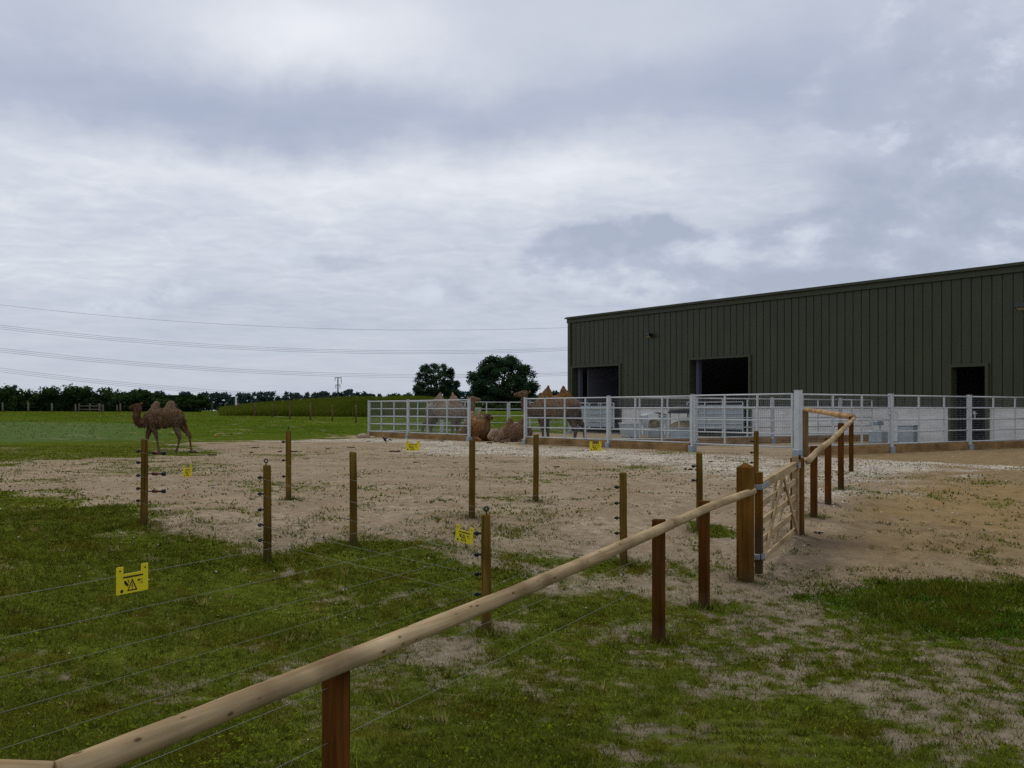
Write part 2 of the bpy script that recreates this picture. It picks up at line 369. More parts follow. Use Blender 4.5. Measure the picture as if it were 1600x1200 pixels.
FEET = [(-4.24, 11.80, 1.2), (-2.48, 10.38, 2), (-.21, 8.42, 2), (-3.24, 14.85, 1.5), (-1.74, 11.24, 1.5), (-.51, 13.03, .3), (.34, 14.63, 1), (1.21, 11.10, 2.5), (2.34, 12.77, 2.5), (3.89, 16.33, .5),
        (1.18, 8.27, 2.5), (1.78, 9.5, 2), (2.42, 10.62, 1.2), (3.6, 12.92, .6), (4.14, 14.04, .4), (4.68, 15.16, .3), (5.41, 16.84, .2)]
def build_ground():
    r = np.exp(np.linspace(math.log(1.2), math.log(3200), 860))
    inner = np.linspace(-36, 36, 560)
    outer = np.linspace(36, 112, 60)[1:]
    ang = np.radians(np.concatenate([-outer[::-1], inner, outer]))
    R, A = np.meshgrid(r, ang, indexing='ij')
    x = (R * np.sin(A)).ravel(); y = (-3.0 + R * np.cos(A)).ravel()
    z = terr(x, y) + micro(x, y)
    g = ground_fields(x, y)
    nr, na = R.shape
    i = np.arange(nr * na).reshape(nr, na)
    F = np.stack([i[:-1, :-1].ravel(), i[1:, :-1].ravel(), i[1:, 1:].ravel(), i[:-1, 1:].ravel()], 1)[:, ::-1]
    m, nt, b = mat('ground_soil_grass', 1.0, 0.0)
    pos = world_pos(nt)
    A_ = {k: N(nt, 'ShaderNodeAttribute', attribute_name=k).outputs['Fac'] for k in ('cover', 'chalk', 'straw', 'damp_and_shade', 'pale', 'lush', 'fld')}
    n_f = noise(nt, pos, 42, 5, .65); n_m = noise(nt, pos, 9, 5, .6); n_l = noise(nt, pos, .9, 4); n_xl = noise(nt, pos, .12, 4)
    sand = ramp(nt, n_m, [(.25, (.23, .172, .10)), (.55, (.385, .302, .20)), (.8, (.53, .44, .315))])
    sand = mixc(nt, ramp(nt, n_l, [(.38, (.75,) * 3), (.62, (0,) * 3)]), sand, (.265, .195, .118))
    grit = ramp(nt, n_f, [(.33, (1,) * 3), (.42, (0,) * 3)])
    sand = mixc(nt, math_(nt, 'MULTIPLY', grit, .55), sand, (.12, .085, .05))
    vo = N(nt, 'ShaderNodeTexVoronoi'); vo.inputs['Scale'].default_value = 26; nt.links.new(pos, vo.inputs['Vector'])
    vcol = N(nt, 'ShaderNodeSeparateColor'); nt.links.new(vo.outputs['Color'], vcol.inputs[0])
    fleck = math_(nt, 'MULTIPLY', math_(nt, 'LESS_THAN', vo.outputs['Distance'], .3), math_(nt, 'GREATER_THAN', vcol.outputs[0], .93))
    sand = mixc(nt, fleck, sand, (.58, .54, .47))
    # clay-grey soil in the near, thinly grown ground
    sp = N(nt, 'ShaderNodeSeparateXYZ'); nt.links.new(pos, sp.inputs[0])
    near = math_(nt, 'MULTIPLY_ADD', sp.outputs[1], -.25, 3.2, clamp=True)
    sand = mixc(nt, math_(nt, 'MULTIPLY', near, .75), sand, ramp(nt, n_m, [(.25, (.125, .10, .062)), (.7, (.28, .232, .168))]))
    right = math_(nt, 'MULTIPLY', math_(nt, 'MULTIPLY_ADD', math_(nt, 'SUBTRACT', sp.outputs[0], math_(nt, 'MULTIPLY', sp.outputs[1], .28)), .8, .1, clamp=True), math_(nt, 'MULTIPLY_ADD', sp.outputs[1], .4, -4.0, clamp=True))
    sand = mixc(nt, math_(nt, 'MULTIPLY', right, .8), sand, ramp(nt, noise(nt, pos, 3.0, 6, .65), [(.3, (.165, .108, .048)), (.7, (.33, .235, .12))]))
    hv = N(nt, 'ShaderNodeTexVoronoi', feature='SMOOTH_F1'); hv.inputs['Scale'].default_value = 4.2; hv.inputs['Randomness'].default_value = 1.0
    wp = N(nt, 'ShaderNodeVectorMath', operation='MULTIPLY_ADD'); nz = N(nt, 'ShaderNodeTexNoise'); nz.inputs['Scale'].default_value = 6; nt.links.new(pos, nz.inputs['Vector'])
    nt.links.new(nz.outputs['Color'], wp.inputs[0]); wp.inputs[1].default_value = (.25, .25, 0); nt.links.new(pos, wp.inputs[2]); nt.links.new(wp.outputs[0], hv.inputs['Vector'])
    hoof = ramp(nt, hv.outputs['Distance'], [(.12, (0,) * 3), (.34, (1,) * 3)])
    sand = mixc(nt, math_(nt, 'MULTIPLY', math_(nt, 'SUBTRACT', 1.0, hoof), math_(nt, 'MULTIPLY', ramp(nt, n_l, [(.42, (0,) * 3), (.6, (1,) * 3)]), .45)), sand, (.15, .11, .065))
    chalkc = ramp(nt, vcol.outputs[1], [(0, (.32, .255, .17)), (.45, (.54, .47, .36)), (1, (.76, .71, .60))])
    cf = math_(nt, 'MULTIPLY', A_['chalk'], ramp(nt, n_l, [(.3, (.45,) * 3), (.6, (1,) * 3)]))
    cf = math_(nt, 'MULTIPLY', cf, ramp(nt, n_m, [(.3, (.5,) * 3), (.5, (1,) * 3)]))
    soil = mixc(nt, cf, sand, chalkc)
    soil = mixc(nt, math_(nt, 'MULTIPLY', A_['straw'], ramp(nt, noise(nt, mapped(nt, (5, 14, 5)), 1.5, 5, .7), [(.42, (0,) * 3), (.6, (.85,) * 3)])), soil, (.33, .215, .085))
    soil = mixc(nt, math_(nt, 'MULTIPLY', A_['damp_and_shade'], .7), soil, (.085, .062, .042))
    # turf
    gr = ramp(nt, math_(nt, 'ADD', math_(nt, 'MULTIPLY', n_m, .6), math_(nt, 'MULTIPLY', n_l, .4)), [(.3, (.042, .054, .006)), (.5, (.09, .112, .013)), (.7, (.16, .185, .026))])
    fld = ramp(nt, math_(nt, 'ADD', math_(nt, 'MULTIPLY', n_xl, .55), math_(nt, 'MULTIPLY', n_l, .45)), [(.35, (.046, .085, .007)), (.6, (.088, .128, .012))])
    gr = mixc(nt, ramp(nt, noise(nt, pos, 2.1, 5, .65), [(.52, (0,) * 3), (.66, (.7,) * 3)]), gr, (.095, .075, .010))
    gr = mixc(nt, A_['fld'], gr, fld)
    gr = mixc(nt, A_['lush'], gr, (.045, .135, .006))
    gr = mixc(nt, math_(nt, 'MULTIPLY', A_['pale'], .55), gr, (.11, .165, .07))
    th = math_(nt, 'ADD', math_(nt, 'MULTIPLY', n_f, .55), math_(nt, 'MULTIPLY', n_m, .55))
    cv = math_(nt, 'MULTIPLY', math_(nt, 'SUBTRACT', math_(nt, 'ADD', A_['cover'], .08), th), 3.4, clamp=True)
    c = mixc(nt, cv, soil, gr)
    nt.links.new(c, b.inputs['Base Color'])
    hh = math_(nt, 'ADD', math_(nt, 'ADD', math_(nt, 'MULTIPLY', n_m, .6), math_(nt, 'MULTIPLY', n_f, .4)), math_(nt, 'MULTIPLY', hoof, .55))
    bump(nt, b, hh, .9, .05)
    s = -((x - PC[0]) * PU[0] + (y - PC[1]) * PU[1])
    fldv = S01((s - 20) / 12)
    at = {k: g[k] for k in ('cover', 'chalk', 'straw', 'damp_and_shade', 'pale', 'lush')}; at['fld'] = fldv
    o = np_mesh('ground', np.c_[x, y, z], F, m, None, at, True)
    tag(o, kind='structure')
build_ground()

# ------------------------------------------------------------------ grass, weeds and stones on the ground
def sample_plan(n, y0, y1, p, spread=.60, extra=1.2):
    u = rng.random(n)
    if abs(p - 1) < 1e-6: y = y0 * (y1 / y0) ** u
    else: y = (y0 ** (1 - p) + u * (y1 ** (1 - p) - y0 ** (1 - p))) ** (1 / (1 - p))
    x = (rng.random(n) * 2 - 1) * (spread * y + extra)
    return x, y
def build_grass():
    V = []; F = []; T = []; base = 0
    def blades(x, y, h, w, lean, tint):
        nonlocal base
        n = len(x); z = terr(x, y) + micro(x, y) - .006
        a = rng.random(n) * 2 * PI; l = rng.random(n) * 2 * PI
        dx, dy = np.cos(a) * w, np.sin(a) * w
        lx, ly = np.cos(l) * lean * h, np.sin(l) * lean * h
        p0 = np.c_[x - dx, y - dy, z]; p1 = np.c_[x + dx, y + dy, z]
        p2 = np.c_[x + lx, y + ly, z + h]
        V.append(np.stack([p0, p1, p2], 1).reshape(-1, 3)); T.append(np.repeat(tint, 3))
        F.append(np.arange(n * 3).reshape(-1, 3) + base); base += n * 3
    # turf blades: y density falls off with distance
    for (n, y0, y1, p, hs, ws) in ((850000, 2.3, 13.5, .55, (.016, .048), (.0022, .0042)), (150000, 10.0, 38, .6, (.02, .05), (.005, .010))):
        x, y = sample_plan(n, y0, y1, p)
        g = ground_fields(x, y)
        tread = region('tread', x, y, .4, np.zeros(n)) * (np.sin(y * 2 * PI / .17 + 1.5 * np.sin(x * 5.0) + 2 * vnoise(x * 3, y * 3, seed=4)) > .15) * (vnoise(x * 2.2, y * 2.2, seed=12) > .3)
        k = rng.random(n) < np.clip(g['cover'] * 1.15 - .12, 0, 1) * (1 - g['pen']) * (1 - .85 * tread)
        x, y = x[k], y[k]; lush = g['lush'][k]; cov = g['cover'][k]
        n = len(x)
        cl = fbm(x * 1.7, y * 1.7, seed=77, oct=4)
        h = (hs[0] + (hs[1] - hs[0]) * rng.random(n) ** 1.8) * (.3 + 1.4 * cl ** 1.3) * (1 + .9 * lush)
        w = (ws[0] + (ws[1] - ws[0]) * rng.random(n)) * np.clip(y / 7, .8, 2.2)
        cl2 = fbm(x * 6, y * 6, seed=79, oct=3)
        tint = np.clip(.10 + .6 * (cl - .15) + .7 * (cl2 - .4) + .45 * (rng.random(n) - .5) - .12 * lush + .22 * (1 - cov) , 0, 1) + .9 * (rng.random(n) < .03 + .07 * (1 - cov))
        blades(x, y, h, w, .2 + .9 * rng.random(n), tint)
    # tussocks: little bunches of taller stems
    x, y = sample_plan(5200, 2.4, 15, .6); g = ground_fields(x, y)
    k = (rng.random(len(x)) < np.clip(g['cover'] * .9 + .12 - g['bare'] * .05, 0, 1))
    x, y = x[k], y[k]; m = 16
    X = np.repeat(x, m) + rng.normal(0, .022, len(x) * m); Y = np.repeat(y, m) + rng.normal(0, .022, len(x) * m)
    hh = np.repeat(.035 + .06 * rng.random(len(x)) ** 2, m) * (.5 + .6 * rng.random(len(X)))
    blades(X, Y, hh, .003 + .002 * rng.random(len(X)), .25 + .7 * rng.random(len(X)), np.repeat(.3 + .6 * rng.random(len(x)) + .5 * (rng.random(len(x)) < .18), m))
    # longer grass left standing round the posts
    px, py = [], []
    for (fx, fy, q) in FEET:
        m = int(70 * q); a = rng.random(m) * 2 * PI; r_ = .055 + .13 * rng.random(m) ** 1.5; px.append(fx + np.cos(a) * r_); py.append(fy + np.sin(a) * r_)
    px = np.concatenate(px); py = np.concatenate(py)
    blades(px, py, .03 + .07 * rng.random(len(px)) ** 1.5, .0035 + .003 * rng.random(len(px)), .2 + .6 * rng.random(len(px)), .2 + .7 * rng.random(len(px)))
    # far field: seed-headed tufts in lighter tints
    x = -rng.random(26000) * 60 + 2; y = 34 + rng.random(26000) * 80
    s = -((x - PC[0]) * PU[0] + (y - PC[1]) * PU[1]); k = (s > 29)
    x, y = x[k], y[k]; n = len(x)
    blades(x, y, .04 + .08 * rng.random(n), .02 + .02 * rng.random(n), .6 + .5 * rng.random(n), .55 + .45 * rng.random(n))
    m = leafmat('grass_blades', (.03, .048, .006), (.215, .24, .022), .2, .8, .75, (.40, .32, .12), (.11, .09, .008))
    o = np_mesh('grass', np.concatenate(V), np.concatenate(F), m, None, {'tint': np.concatenate(T)})
    tag(o, 'short patchy green grass and weeds over the sandy ground', 'grass', kind='stuff')
    # broad little weed leaves
    x, y = sample_plan(60000, 2.3, 11, .6); g = ground_fields(x, y)
    k = rng.random(len(x)) < np.clip(g['cover'] * 1.1 - .35, 0, 1) * np.clip(fbm(x * 1.3, y * 1.3, seed=91, oct=3) * 2.6 - .9, 0, 1)
    x, y = x[k], y[k]; n = len(x); z = terr(x, y) + micro(x, y) + .004 + .028 * rng.random(n)
    a = rng.random(n) * 2 * PI; L = .006 + .010 * rng.random(n); W = L * (.45 + .3 * rng.random(n)); t1 = rng.normal(0, .45, n); t2 = rng.normal(0, .45, n)
    ca, sa = np.cos(a), np.sin(a)
    P = lambda u, v: np.c_[x + ca * u - sa * v, y + sa * u + ca * v, z + u * t1 + v * t2]
    V = np.stack([P(-L, 0 * L), P(0 * L, -W), P(L, 0 * L), P(0 * L, W)], 1).reshape(-1, 3)
    m = leafmat('weed_leaves', (.05, .085, .004), (.18, .23, .014), .2, 2, .5)
    o = np_mesh('weed_leaves', V, np.arange(n * 4).reshape(-1, 4), m, None, {'tint': np.repeat(.2 + .7 * rng.random(n), 4)})
    tag(o, 'small broad leaves of low weeds spread through the turf', 'weeds', kind='stuff')
build_grass()

def build_stones():
    def octs(x, y, r, lift=.2):
        n = len(x); z = terr(x, y) + micro(x, y) + r * lift
        a = rng.random(n) * PI; rx = r * (.7 + .7 * rng.random(n)); ry = r * (.6 + .5 * rng.random(n)); rz = r * (.45 + .4 * rng.random(n))
        ca, sa = np.cos(a), np.sin(a); o = 0 * r
        Pt = lambda u, v, w: np.c_[x + ca * u - sa * v, y + sa * u + ca * v, z + w]
        V = np.stack([Pt(rx, o, o), Pt(o, ry, o), Pt(-rx, o, o), Pt(o, -ry, o), Pt(rx * .2, ry * .2, rz), Pt(o, o, -rz)], 1).reshape(-1, 3)
        f = np.array([(0, 1, 4), (1, 2, 4), (2, 3, 4), (3, 0, 4), (1, 0, 5), (2, 1, 5), (3, 2, 5), (0, 3, 5)])
        F = (f[None] + (np.arange(n) * 6)[:, None, None]).reshape(-1, 3)
        return V, F, np.repeat(rng.random(n), 6)
    m, nt, b = mat('gravel_stones', .9, .15)
    at = N(nt, 'ShaderNodeAttribute', attribute_name='tint').outputs['Fac']
    nt.links.new(ramp(nt, at, [(0, (.22, .16, .10)), (.4, (.45, .385, .29)), (.75, (.58, .525, .43)), (1, (.74, .70, .62))]), b.inputs['Base Color'])
    x, y = sample_plan(230000, 14, 46, .2, .58, 1); g = ground_fields(x, y)
    k = rng.random(len(x)) < g['chalk'] * .8 * np.clip(fbm(x * .8, y * .8, seed=8, oct=4) * 2.6 - .75, 0, 1)
    V, F, T = octs(x[k], y[k], .010 + .017 * rng.random(k.sum()) ** 2)
    tag(np_mesh('chalk_gravel', V, F, m, None, {'tint': T}), 'loose white chalk gravel strewn in front of the pens', 'gravel', kind='stuff')
    x, y = sample_plan(15000, 2.4, 30, .75, .58, 1); g = ground_fields(x, y)
    k = rng.random(len(x)) < (.35 + .65 * (1 - g['cover']))
    r = (.003 + .010 * rng.random(k.sum()) ** 4) * np.clip(y[k] / 9, .7, 1.8)
    V, F, T = octs(x[k], y[k], r, .5)
    tag(np_mesh('pebbles', V, F, m, None, {'tint': T * .9}), 'small pale pebbles scattered over soil and turf', 'pebbles', kind='stuff')
build_stones()

# ------------------------------------------------------------------ electric fence: round posts, wires, signs
def insulator(parent, z, ang, r, name='insulator'):
    mb = MB(); ca, sa = math.cos(ang), math.sin(ang)
    mb.tube([(ca * r * .9, sa * r * .9, z), (ca * (r + .022), sa * (r + .022), z)], .009, 8)
    mb.tube([(ca * (r + .02), sa * (r + .02), z), (ca * (r + .042), sa * (r + .042), z)], [.019, .019], 10)
    mb.ball((ca * (r + .046), sa * (r + .046), z), .013, 8, 5)
    mb.build(name, M['black'], parent, True)
def strainer(parent, z, ang, r):
    ca, sa = math.cos(ang), math.sin(ang)
    P = lambda d: (ca * d, sa * d, z)
    mb = MB(); mb.tube([P(r * .9), P(r + .05), P(r + .05), P(r + .075), P(r + .075), P(r + .16), P(r + .16), P(r + .2)], [.006, .006, .018, .018, .01, .01, .024, .024], 8)
    o = mb.build('strain_insulator', M['black'], parent, True)
    MB().tube([P(r + .08), P(r + .105)], .02, 8).build('tensioner', M['red'], o, True)
def round_post(x, y, h, r, label, ins=(), ang=PI, pig=False, strain=(), sang=0):
    z = tz(x, y)
    t = thing('fence_post', label, 'fence post', (x, y, z), 0, 'round timber posts of the electric fence')
    t.rotation_euler = (random.uniform(-.008, .008), random.uniform(-.008, .008), random.uniform(0, 6))
    rz = t.rotation_euler.z
    mb = MB(); n = 20
    pts = [(random.uniform(-.002, .002), random.uniform(-.002, .002), q) for q in (-.12, .02, .25, .5, .75, h - .012, h)]
    mb.tube(pts, [r * 1.05, r * 1.03, r * 1.02, r, r * .985, r * .97, r * .88], n)
    mb.build('post_shaft', M['post'], t, True)
    for q in ins: insulator(t, q, ang - rz, r)
    for q in strain: strainer(t, q, sang - rz, r)
    if pig:
        mb = MB(); mb.tube([(-.01, 0, h - .02), (-.01, 0, h + .03)], .006, 6)
        ring = [(-.01 + .016 * math.cos(a), 0, h + .045 + .018 * math.sin(a)) for a in np.linspace(-PI / 2, PI * 1.5, 13)]
        mb.tube(ring, .007, 6); mb.build('top_insulator', M['black'], t, True)
    return t
EP = dict(p225=(-4.24, 11.80), p417=(-2.48, 10.38), p760=(-.21, 8.42), p451=(-3.24, 14.85), p552=(-1.74, 11.24), p737=(-.51, 13.03), p837=(.34, 14.63), p975=(1.21, 11.10), p1093=(2.34, 12.77), p1181=(3.89, 16.33), lft=(-3.35, 2.5))
LW = PI                                    # insulators sit on the left faces
round_post(*EP['p225'], 1.0, .0405, 'round timber post nearest the walking camel, with red and black strainers on its right side', (.86, .73, .58, .43, .29), LW, False, (.84, .60, .40), .05)
round_post(*EP['p417'], .99, .0405, 'round timber post with five black insulators, second along from the walking camel', (.865, .70, .54, .385, .23), LW, True)
round_post(*EP['p760'], .98, .041, 'tallest looking round post, standing just behind the rail with a yellow sign beside it', (.825, .65, .49, .325), LW, True)
round_post(*EP['p451'], .99, .0405, 'slim round post with a black top loop, on the sand right of the walking camel', (.83, .565, .33), LW, True)
round_post(*EP['p552'], 1.03, .0405, 'round post with an angled cut top, standing alone at the front edge of the sand', (), LW)
round_post(*EP['p737'], .99, .0405, 'round post directly below the gap in the pen fence where camels lie')
round_post(*EP['p837'], .95, .0405, 'round post left of the standing brown camel, tuft of grass at its foot')
round_post(*EP['p975'], .98, .0405, 'round post rising behind the pole rail, left of two red-brown rail posts', (.825, .65, .49, .325), LW)
round_post(*EP['p1093'], .99, .0405, 'round post between the pole rail and the metal pen gate, green clump at its foot', (.825, .65), LW)
round_post(*EP['p1181'], .96, .0405, 'round post seen above the big square gate post, yellow mark near its top', (.80, .62, .46, .30), LW)

def strand(name, pts, label, r=.00095, group='electric fence wires', cat='wire', sag=.015):
    mb = MB(); full = []
    for a, b in zip(pts[:-1], pts[1:]):
        a = Vector(a); b = Vector(b); L = (b - a).length; n = 8
        for i in range(n):
            u = i / n; p = a.lerp(b, u); p.z -= sag * L * .25 * 4 * u * (1 - u) * .25; full.append(p)
    full.append(Vector(pts[-1]))
    mb.tube(full, r, 5)
    return tag(mb.build(name, M['wire'], None, True), label, cat, group)
def ep(k, h, off=(-.095, 0)):
    x, y = EP[k]; x += off[0]; y += off[1]
    return (x, y, tz(*EP[k]) + h)
ORD = ['top', 'second', 'third', 'fourth', 'lowest']
for i, h in enumerate((1.025, .825, .65, .49, .325)):
    o = (-.01, 0) if i == 0 else (-.095, 0)
    strand('fence_wire', [ep('lft', h - .0, o), ep('p760', h, o), ep('p975', min(h, .99), o), ep('p1093', min(h, .99), o), ep('p1181', min(h, .95), o)],
           f'{ORD[i]} of the five thin wires crossing the near grass beside the pole rail')
for i, (a, b, c) in enumerate(((1.0, 1.035, 1.025), (.86, .865, .825), (.58, .70, .65), (.43, .385, .49), (.29, .23, .325))):
    o = (-.01, 0) if i == 0 else (-.095, 0)
    strand('fence_wire', [ep('p225', a, o), ep('p417', b, o), ep('p760', c, o)], f'{ORD[i]} of the five wires slanting from the strainer post to the post behind the rail')
for i, (a, b) in enumerate(((.84, .83), (.60, .565), (.40, .33))):
    strand('fence_wire', [ep('p225', a, (.25, .01)), ep('p451', b)], f'{("top", "middle", "lowest")[i]} of three wires running back from the strainer post beside the walking camel')
for i, (a, b, c) in enumerate(((.83, .80, .80), (.565, .57, .62), (.33, .35, .30))):
    strand('fence_wire', [ep('p451', a), ep('p837', b, (-.06, 0)), ep('p1181', c)], f'{("top", "middle", "lowest")[i]} of three wires along the back of the sand paddock below the pen')
for i, a in enumerate((.82, .60, .38, .18)):
    strand('fence_wire', [ep('p552', a, (-.06, 0)), ep('p737', a, (-.06, 0)), ep('p837', a, (-.06, 0))], f'{("top", "second", "third", "lowest")[i]} of four wires crossing the middle of the sand paddock')

def sign(a, b, top, label, w=.2, h=.10, ear=.038):
    """yellow warning plate hung on a wire that runs from a to b; a is its left end"""
    a = Vector(a); b = Vector(b); d = (b - a); rz = math.atan2(d.y, d.x); pitch = math.atan2(d.z, Vector((d.x, d.y)).length)
    mid = (a + b) / 2
    t = thing('warning_sign', label, 'sign', (mid.x, mid.y, mid.z), 0, 'yellow electric fence signs')
    t.rotation_euler = (0, -pitch, rz)
    W = w / 2
    out = [(-W, -h), (W, -h), (W, ear), (W - .042, ear), (W - .042, 0), (-W + .042, 0), (-W + .042, ear), (-W, ear)]
    V = [(x, -.0025, z) for x, z in out] + [(x, .0025, z) for x, z in out]; n = 8
    mb = MB(); mb.add(V, [(0, 1, 4, 5), (1, 2, 3, 4), (0, 5, 6, 7), (8, 13, 12, 9), (9, 12, 11, 10), (8, 15, 14, 13)] + [(i, i + 8, (i + 1) % n + 8, (i + 1) % n) for i in range(n)])
    mb.build('plate', M['yellow'], t)
    def flat(name, polys, y=-.0045):
        mb = MB()
        for p in polys: mb.add([(x, y, z) for x, z in p], [tuple(range(len(p)))])
        mb.build(name, M['ink'], t)
    x = -.062; polys = []
    while x < .06:                                   # one line of small heavy capitals, too small to be read
        q = random.uniform(.004, .0075); polys.append([(x, -.021), (x + q, -.021), (x + q, -.012), (x, -.012)]); x += q + .0016
    flat('lettering', polys)
    A = (-.004, -.028); B = (-.036, -.088); C = (.028, -.088); k = .72
    cx, cz = (A[0] + B[0] + C[0]) / 3, (A[1] + B[1] + C[1]) / 3
    inn = [(cx + (p[0] - cx) * k, cz + (p[1] - cz) * k) for p in (A, B, C)]
    tri = [[A, B, inn[1], inn[0]], [B, C, inn[2], inn[1]], [C, A, inn[0], inn[2]]]
    flat('warning_triangle', tri)
    flat('lightning_bolt', [[(-.001, -.046), (-.010, -.064), (-.004, -.064)], [(-.004, -.064), (.003, -.062), (-.006, -.083)]])
    hand = [[(-.056, -.034), (-.046, -.033), (-.026, -.058), (-.034, -.064), (-.050, -.052)], [(-.034, -.030), (-.029, -.030), (-.022, -.045), (-.027, -.046)]]
    flat('hand_symbol', hand)
    flat('fence_symbol', [[(.030, -.043), (.064, -.040), (.064, -.037), (.030, -.040)], [(.034, -.046), (.044, -.044), (.044, -.035), (.034, -.037)], [(.052, -.058), (.055, -.058), (.055, -.048), (.052, -.048)], [(.060, -.066), (.0615, -.066), (.0615, -.046), (.060, -.046)], [(.036, -.055), (.050, -.054), (.050, -.0525), (.036, -.0535)]])
    flat('maker_mark', [[(-.078, -.092), (-.062, -.092), (-.062, -.076), (-.078, -.076)]])
    for sx in (-1, 1):
        mb = MB(); mb.tube([(sx * (W - .02), -.004, .018), (sx * (W - .02), .004, .018)], .005, 8); mb.build('eyelet', M['black'], t)
    return t
def along(p, q, u): return tuple(p[i] + (q[i] - p[i]) * u for i in range(3))
p, q = ep('lft', 1.025, (-.01, 0)), ep('p760', 1.025, (-.01, 0))
u0 = (5.11 - p[1]) / (q[1] - p[1]); u1 = (5.29 - p[1]) / (q[1] - p[1])
sign(along(p, q, u0), along(p, q, u1), 0, 'largest yellow electric fence warning sign, hanging over the near left grass')
p, q = ep('p417', .865), ep('p760', .825); L = (Vector(q) - Vector(p)).length
sign(along(p, q, 1 - .215 / L), along(p, q, 1 - .015 / L), 0, 'tilted yellow electric fence sign beside the post behind the pole rail')
p, q = ep('p225', .64, (.25, .01)), ep('p451', .565); L = (Vector(q) - Vector(p)).length
sign(along(p, q, .12), along(p, q, .12 + .2 / L), 0, 'narrow looking yellow fence sign, seen at an angle below the walking camel')
p, q = ep('p451', .83), ep('p837', .80, (-.06, 0)); L = (Vector(q) - Vector(p)).length
sign(along(p, q, .50), along(p, q, .50 + .2 / L), 0, 'small yellow fence sign below the pen panel with the pale camel')
p, q = ep('p837', .80, (-.06, 0)), ep('p1181', .80); L = (Vector(q) - Vector(p)).length
sign(along(p, q, .245), along(p, q, .245 + .2 / L), 0, 'small yellow fence sign below the pen panel with the standing brown camel')

# ------------------------------------------------------------------ pole rail fence and field gate
RAIL = [(-1.30, 2.93, .235), (-.69, 4.31, .232), (-.0, 5.72, .257), (.62, 6.93, .310), (1.24, 8.24, .353), (1.84, 9.48, .395), (2.43, 10.53, .437), (2.515, 10.68, .442)]
def rail_pole(name, pts, radii, label, m, group='peeled pole rails'):
    P = [Vector(p) for p in pts]; o = P[0]; d = (P[-1] - P[0]); rz = math.atan2(d.y, d.x)
    t = thing(name, label, 'rail', o, rz, group)
    R = Matrix.Rotation(-rz, 3, 'Z')
    full = []; rr = []
    n = 10
    for i in range(len(P) - 1):
        for k in range(n):
            u = k / n; q = P[i].lerp(P[i + 1], u); full.append(R @ (q - o)); rr.append(radii[i] * (1 - u) + radii[i + 1] * u)
    full.append(R @ (P[-1] - o)); rr.append(radii[-1])
    rr = [r * (1 + .008 * math.sin(i * .9) + random.uniform(-.008, .008)) for i, r in enumerate(rr)]
    full = [p + Vector((0, random.uniform(-.0007, .0007), random.uniform(-.0007, .0007))) for p in full]
    MB().tube(full, rr, 20).build('pole_shaft', m, t, True)
    return t
rail_pole('pole_rail', [(-3.4, 2.78, .345), (-1.312, 2.918, .238)], (.042, .0425), 'short stretch of peeled pole rail in the bottom corner, ending at the joint', M['rail'])
rail_pole('pole_rail', RAIL[:3] + [RAIL[3], (1.29, 8.33, .355)], (.043, .043, .042, .0415, .0405), 'long thick peeled pole rail sweeping across the near grass', M['rail'])
rail_pole('pole_rail', [(1.295, 8.345, .356)] + RAIL[5:] , (.0395, .039, .0385, .038), 'peeled pole rail running into the big square gate post', M['rail'])
rail_pole('pole_rail', [(3.72, 12.86, .65), (4.19, 14.02, .74), (4.73, 15.14, .85), (5.46, 16.82, 1.00), (7.13, 21.35, 1.12)], (.042, .042, .04, .04, .038), 'peeled pole rail climbing away beyond the field gate', M['rail'])
rail_pole('pole_rail', [(7.13, 21.40, 1.15), (8.02, 28.0, 1.32)], (.06, .055), 'orange toned pole rail joining the fence end to the metal pen corner', M['rail_new'])
RD = math.atan2(2.34, 1.15)
def square_post(x, y, top, w, label, m, z0=None, rz=RD, group='square red-brown posts under the pole rail', peak=0.0, name='rail_post'):
    z = tz(x, y) if z0 is None else z0
    t = thing(name, label, 'post', (x, y, z), rz, group)
    h = top - z; mb = MB(); k = .004; W = w / 2
    ring = lambda zz, q: [(-W + q, -W, zz), (W - q, -W, zz), (W, -W + q, zz), (W, W - q, zz), (W - q, W, zz), (-W + q, W, zz), (-W, W - q, zz), (-W, -W + q, zz)]
    zs = [-.12, h * .3, h * .7, h - .006]
    V = []
    for q in zs: V += ring(q, k)
    V += [(a * .93, b * .93, h) for a, b, _ in ring(h, k)]
    F = []
    for L in range(4):
        for i in range(8):
            j = (i + 1) % 8; F.append((L * 8 + i, L * 8 + j, L * 8 + 8 + j, L * 8 + 8 + i))
    if peak:
        V.append((0, 0, h + peak))
        for i in range(8): F.append((32 + i, 32 + (i + 1) % 8, 40))
    else: F.append(tuple(range(32, 40)))
    mb.add(V, F); mb.build('post_shaft', m, t)
    return t
def behind(p, d): return (p[0] - .898 * d, p[1] + .441 * d)
for (p, top, lab) in ((RAIL[0], .240, 'square brown post top just showing behind the rail joint in the bottom corner'),
                      (RAIL[1], .244, 'nearest square red-brown post, cut off by the bottom edge of the view'),
                      (RAIL[4], .405, 'square red-brown post standing under the rail joint left of the gate post'),
                      (RAIL[5], .445, 'square red-brown post between the rail joint and the big gate post')):
    x, y = behind(p, .062); square_post(x, y, top, .088, lab, M['redpost'])
for (p, top, lab) in (((4.19, 14.02), .80, 'first square red-brown post beyond the field gate'), ((4.73, 15.14), .88, 'second square red-brown post beyond the field gate, darker top'),
                      ((5.46, 16.82), 1.08, 'third square red-brown post beyond the field gate, top proud of the rail'), ((7.13, 21.35), 1.16, 'end square post where the pole rail turns to the metal pen')):
    x, y = behind(p, .055); square_post(x, y, top, .086, lab, M['redpost'])
square_post(8.06, 28.12, 1.31, .115, 'pale square timber post against the metal corner post of the pen', M['oldpost'], rz=.6, group=None, name='end_post')
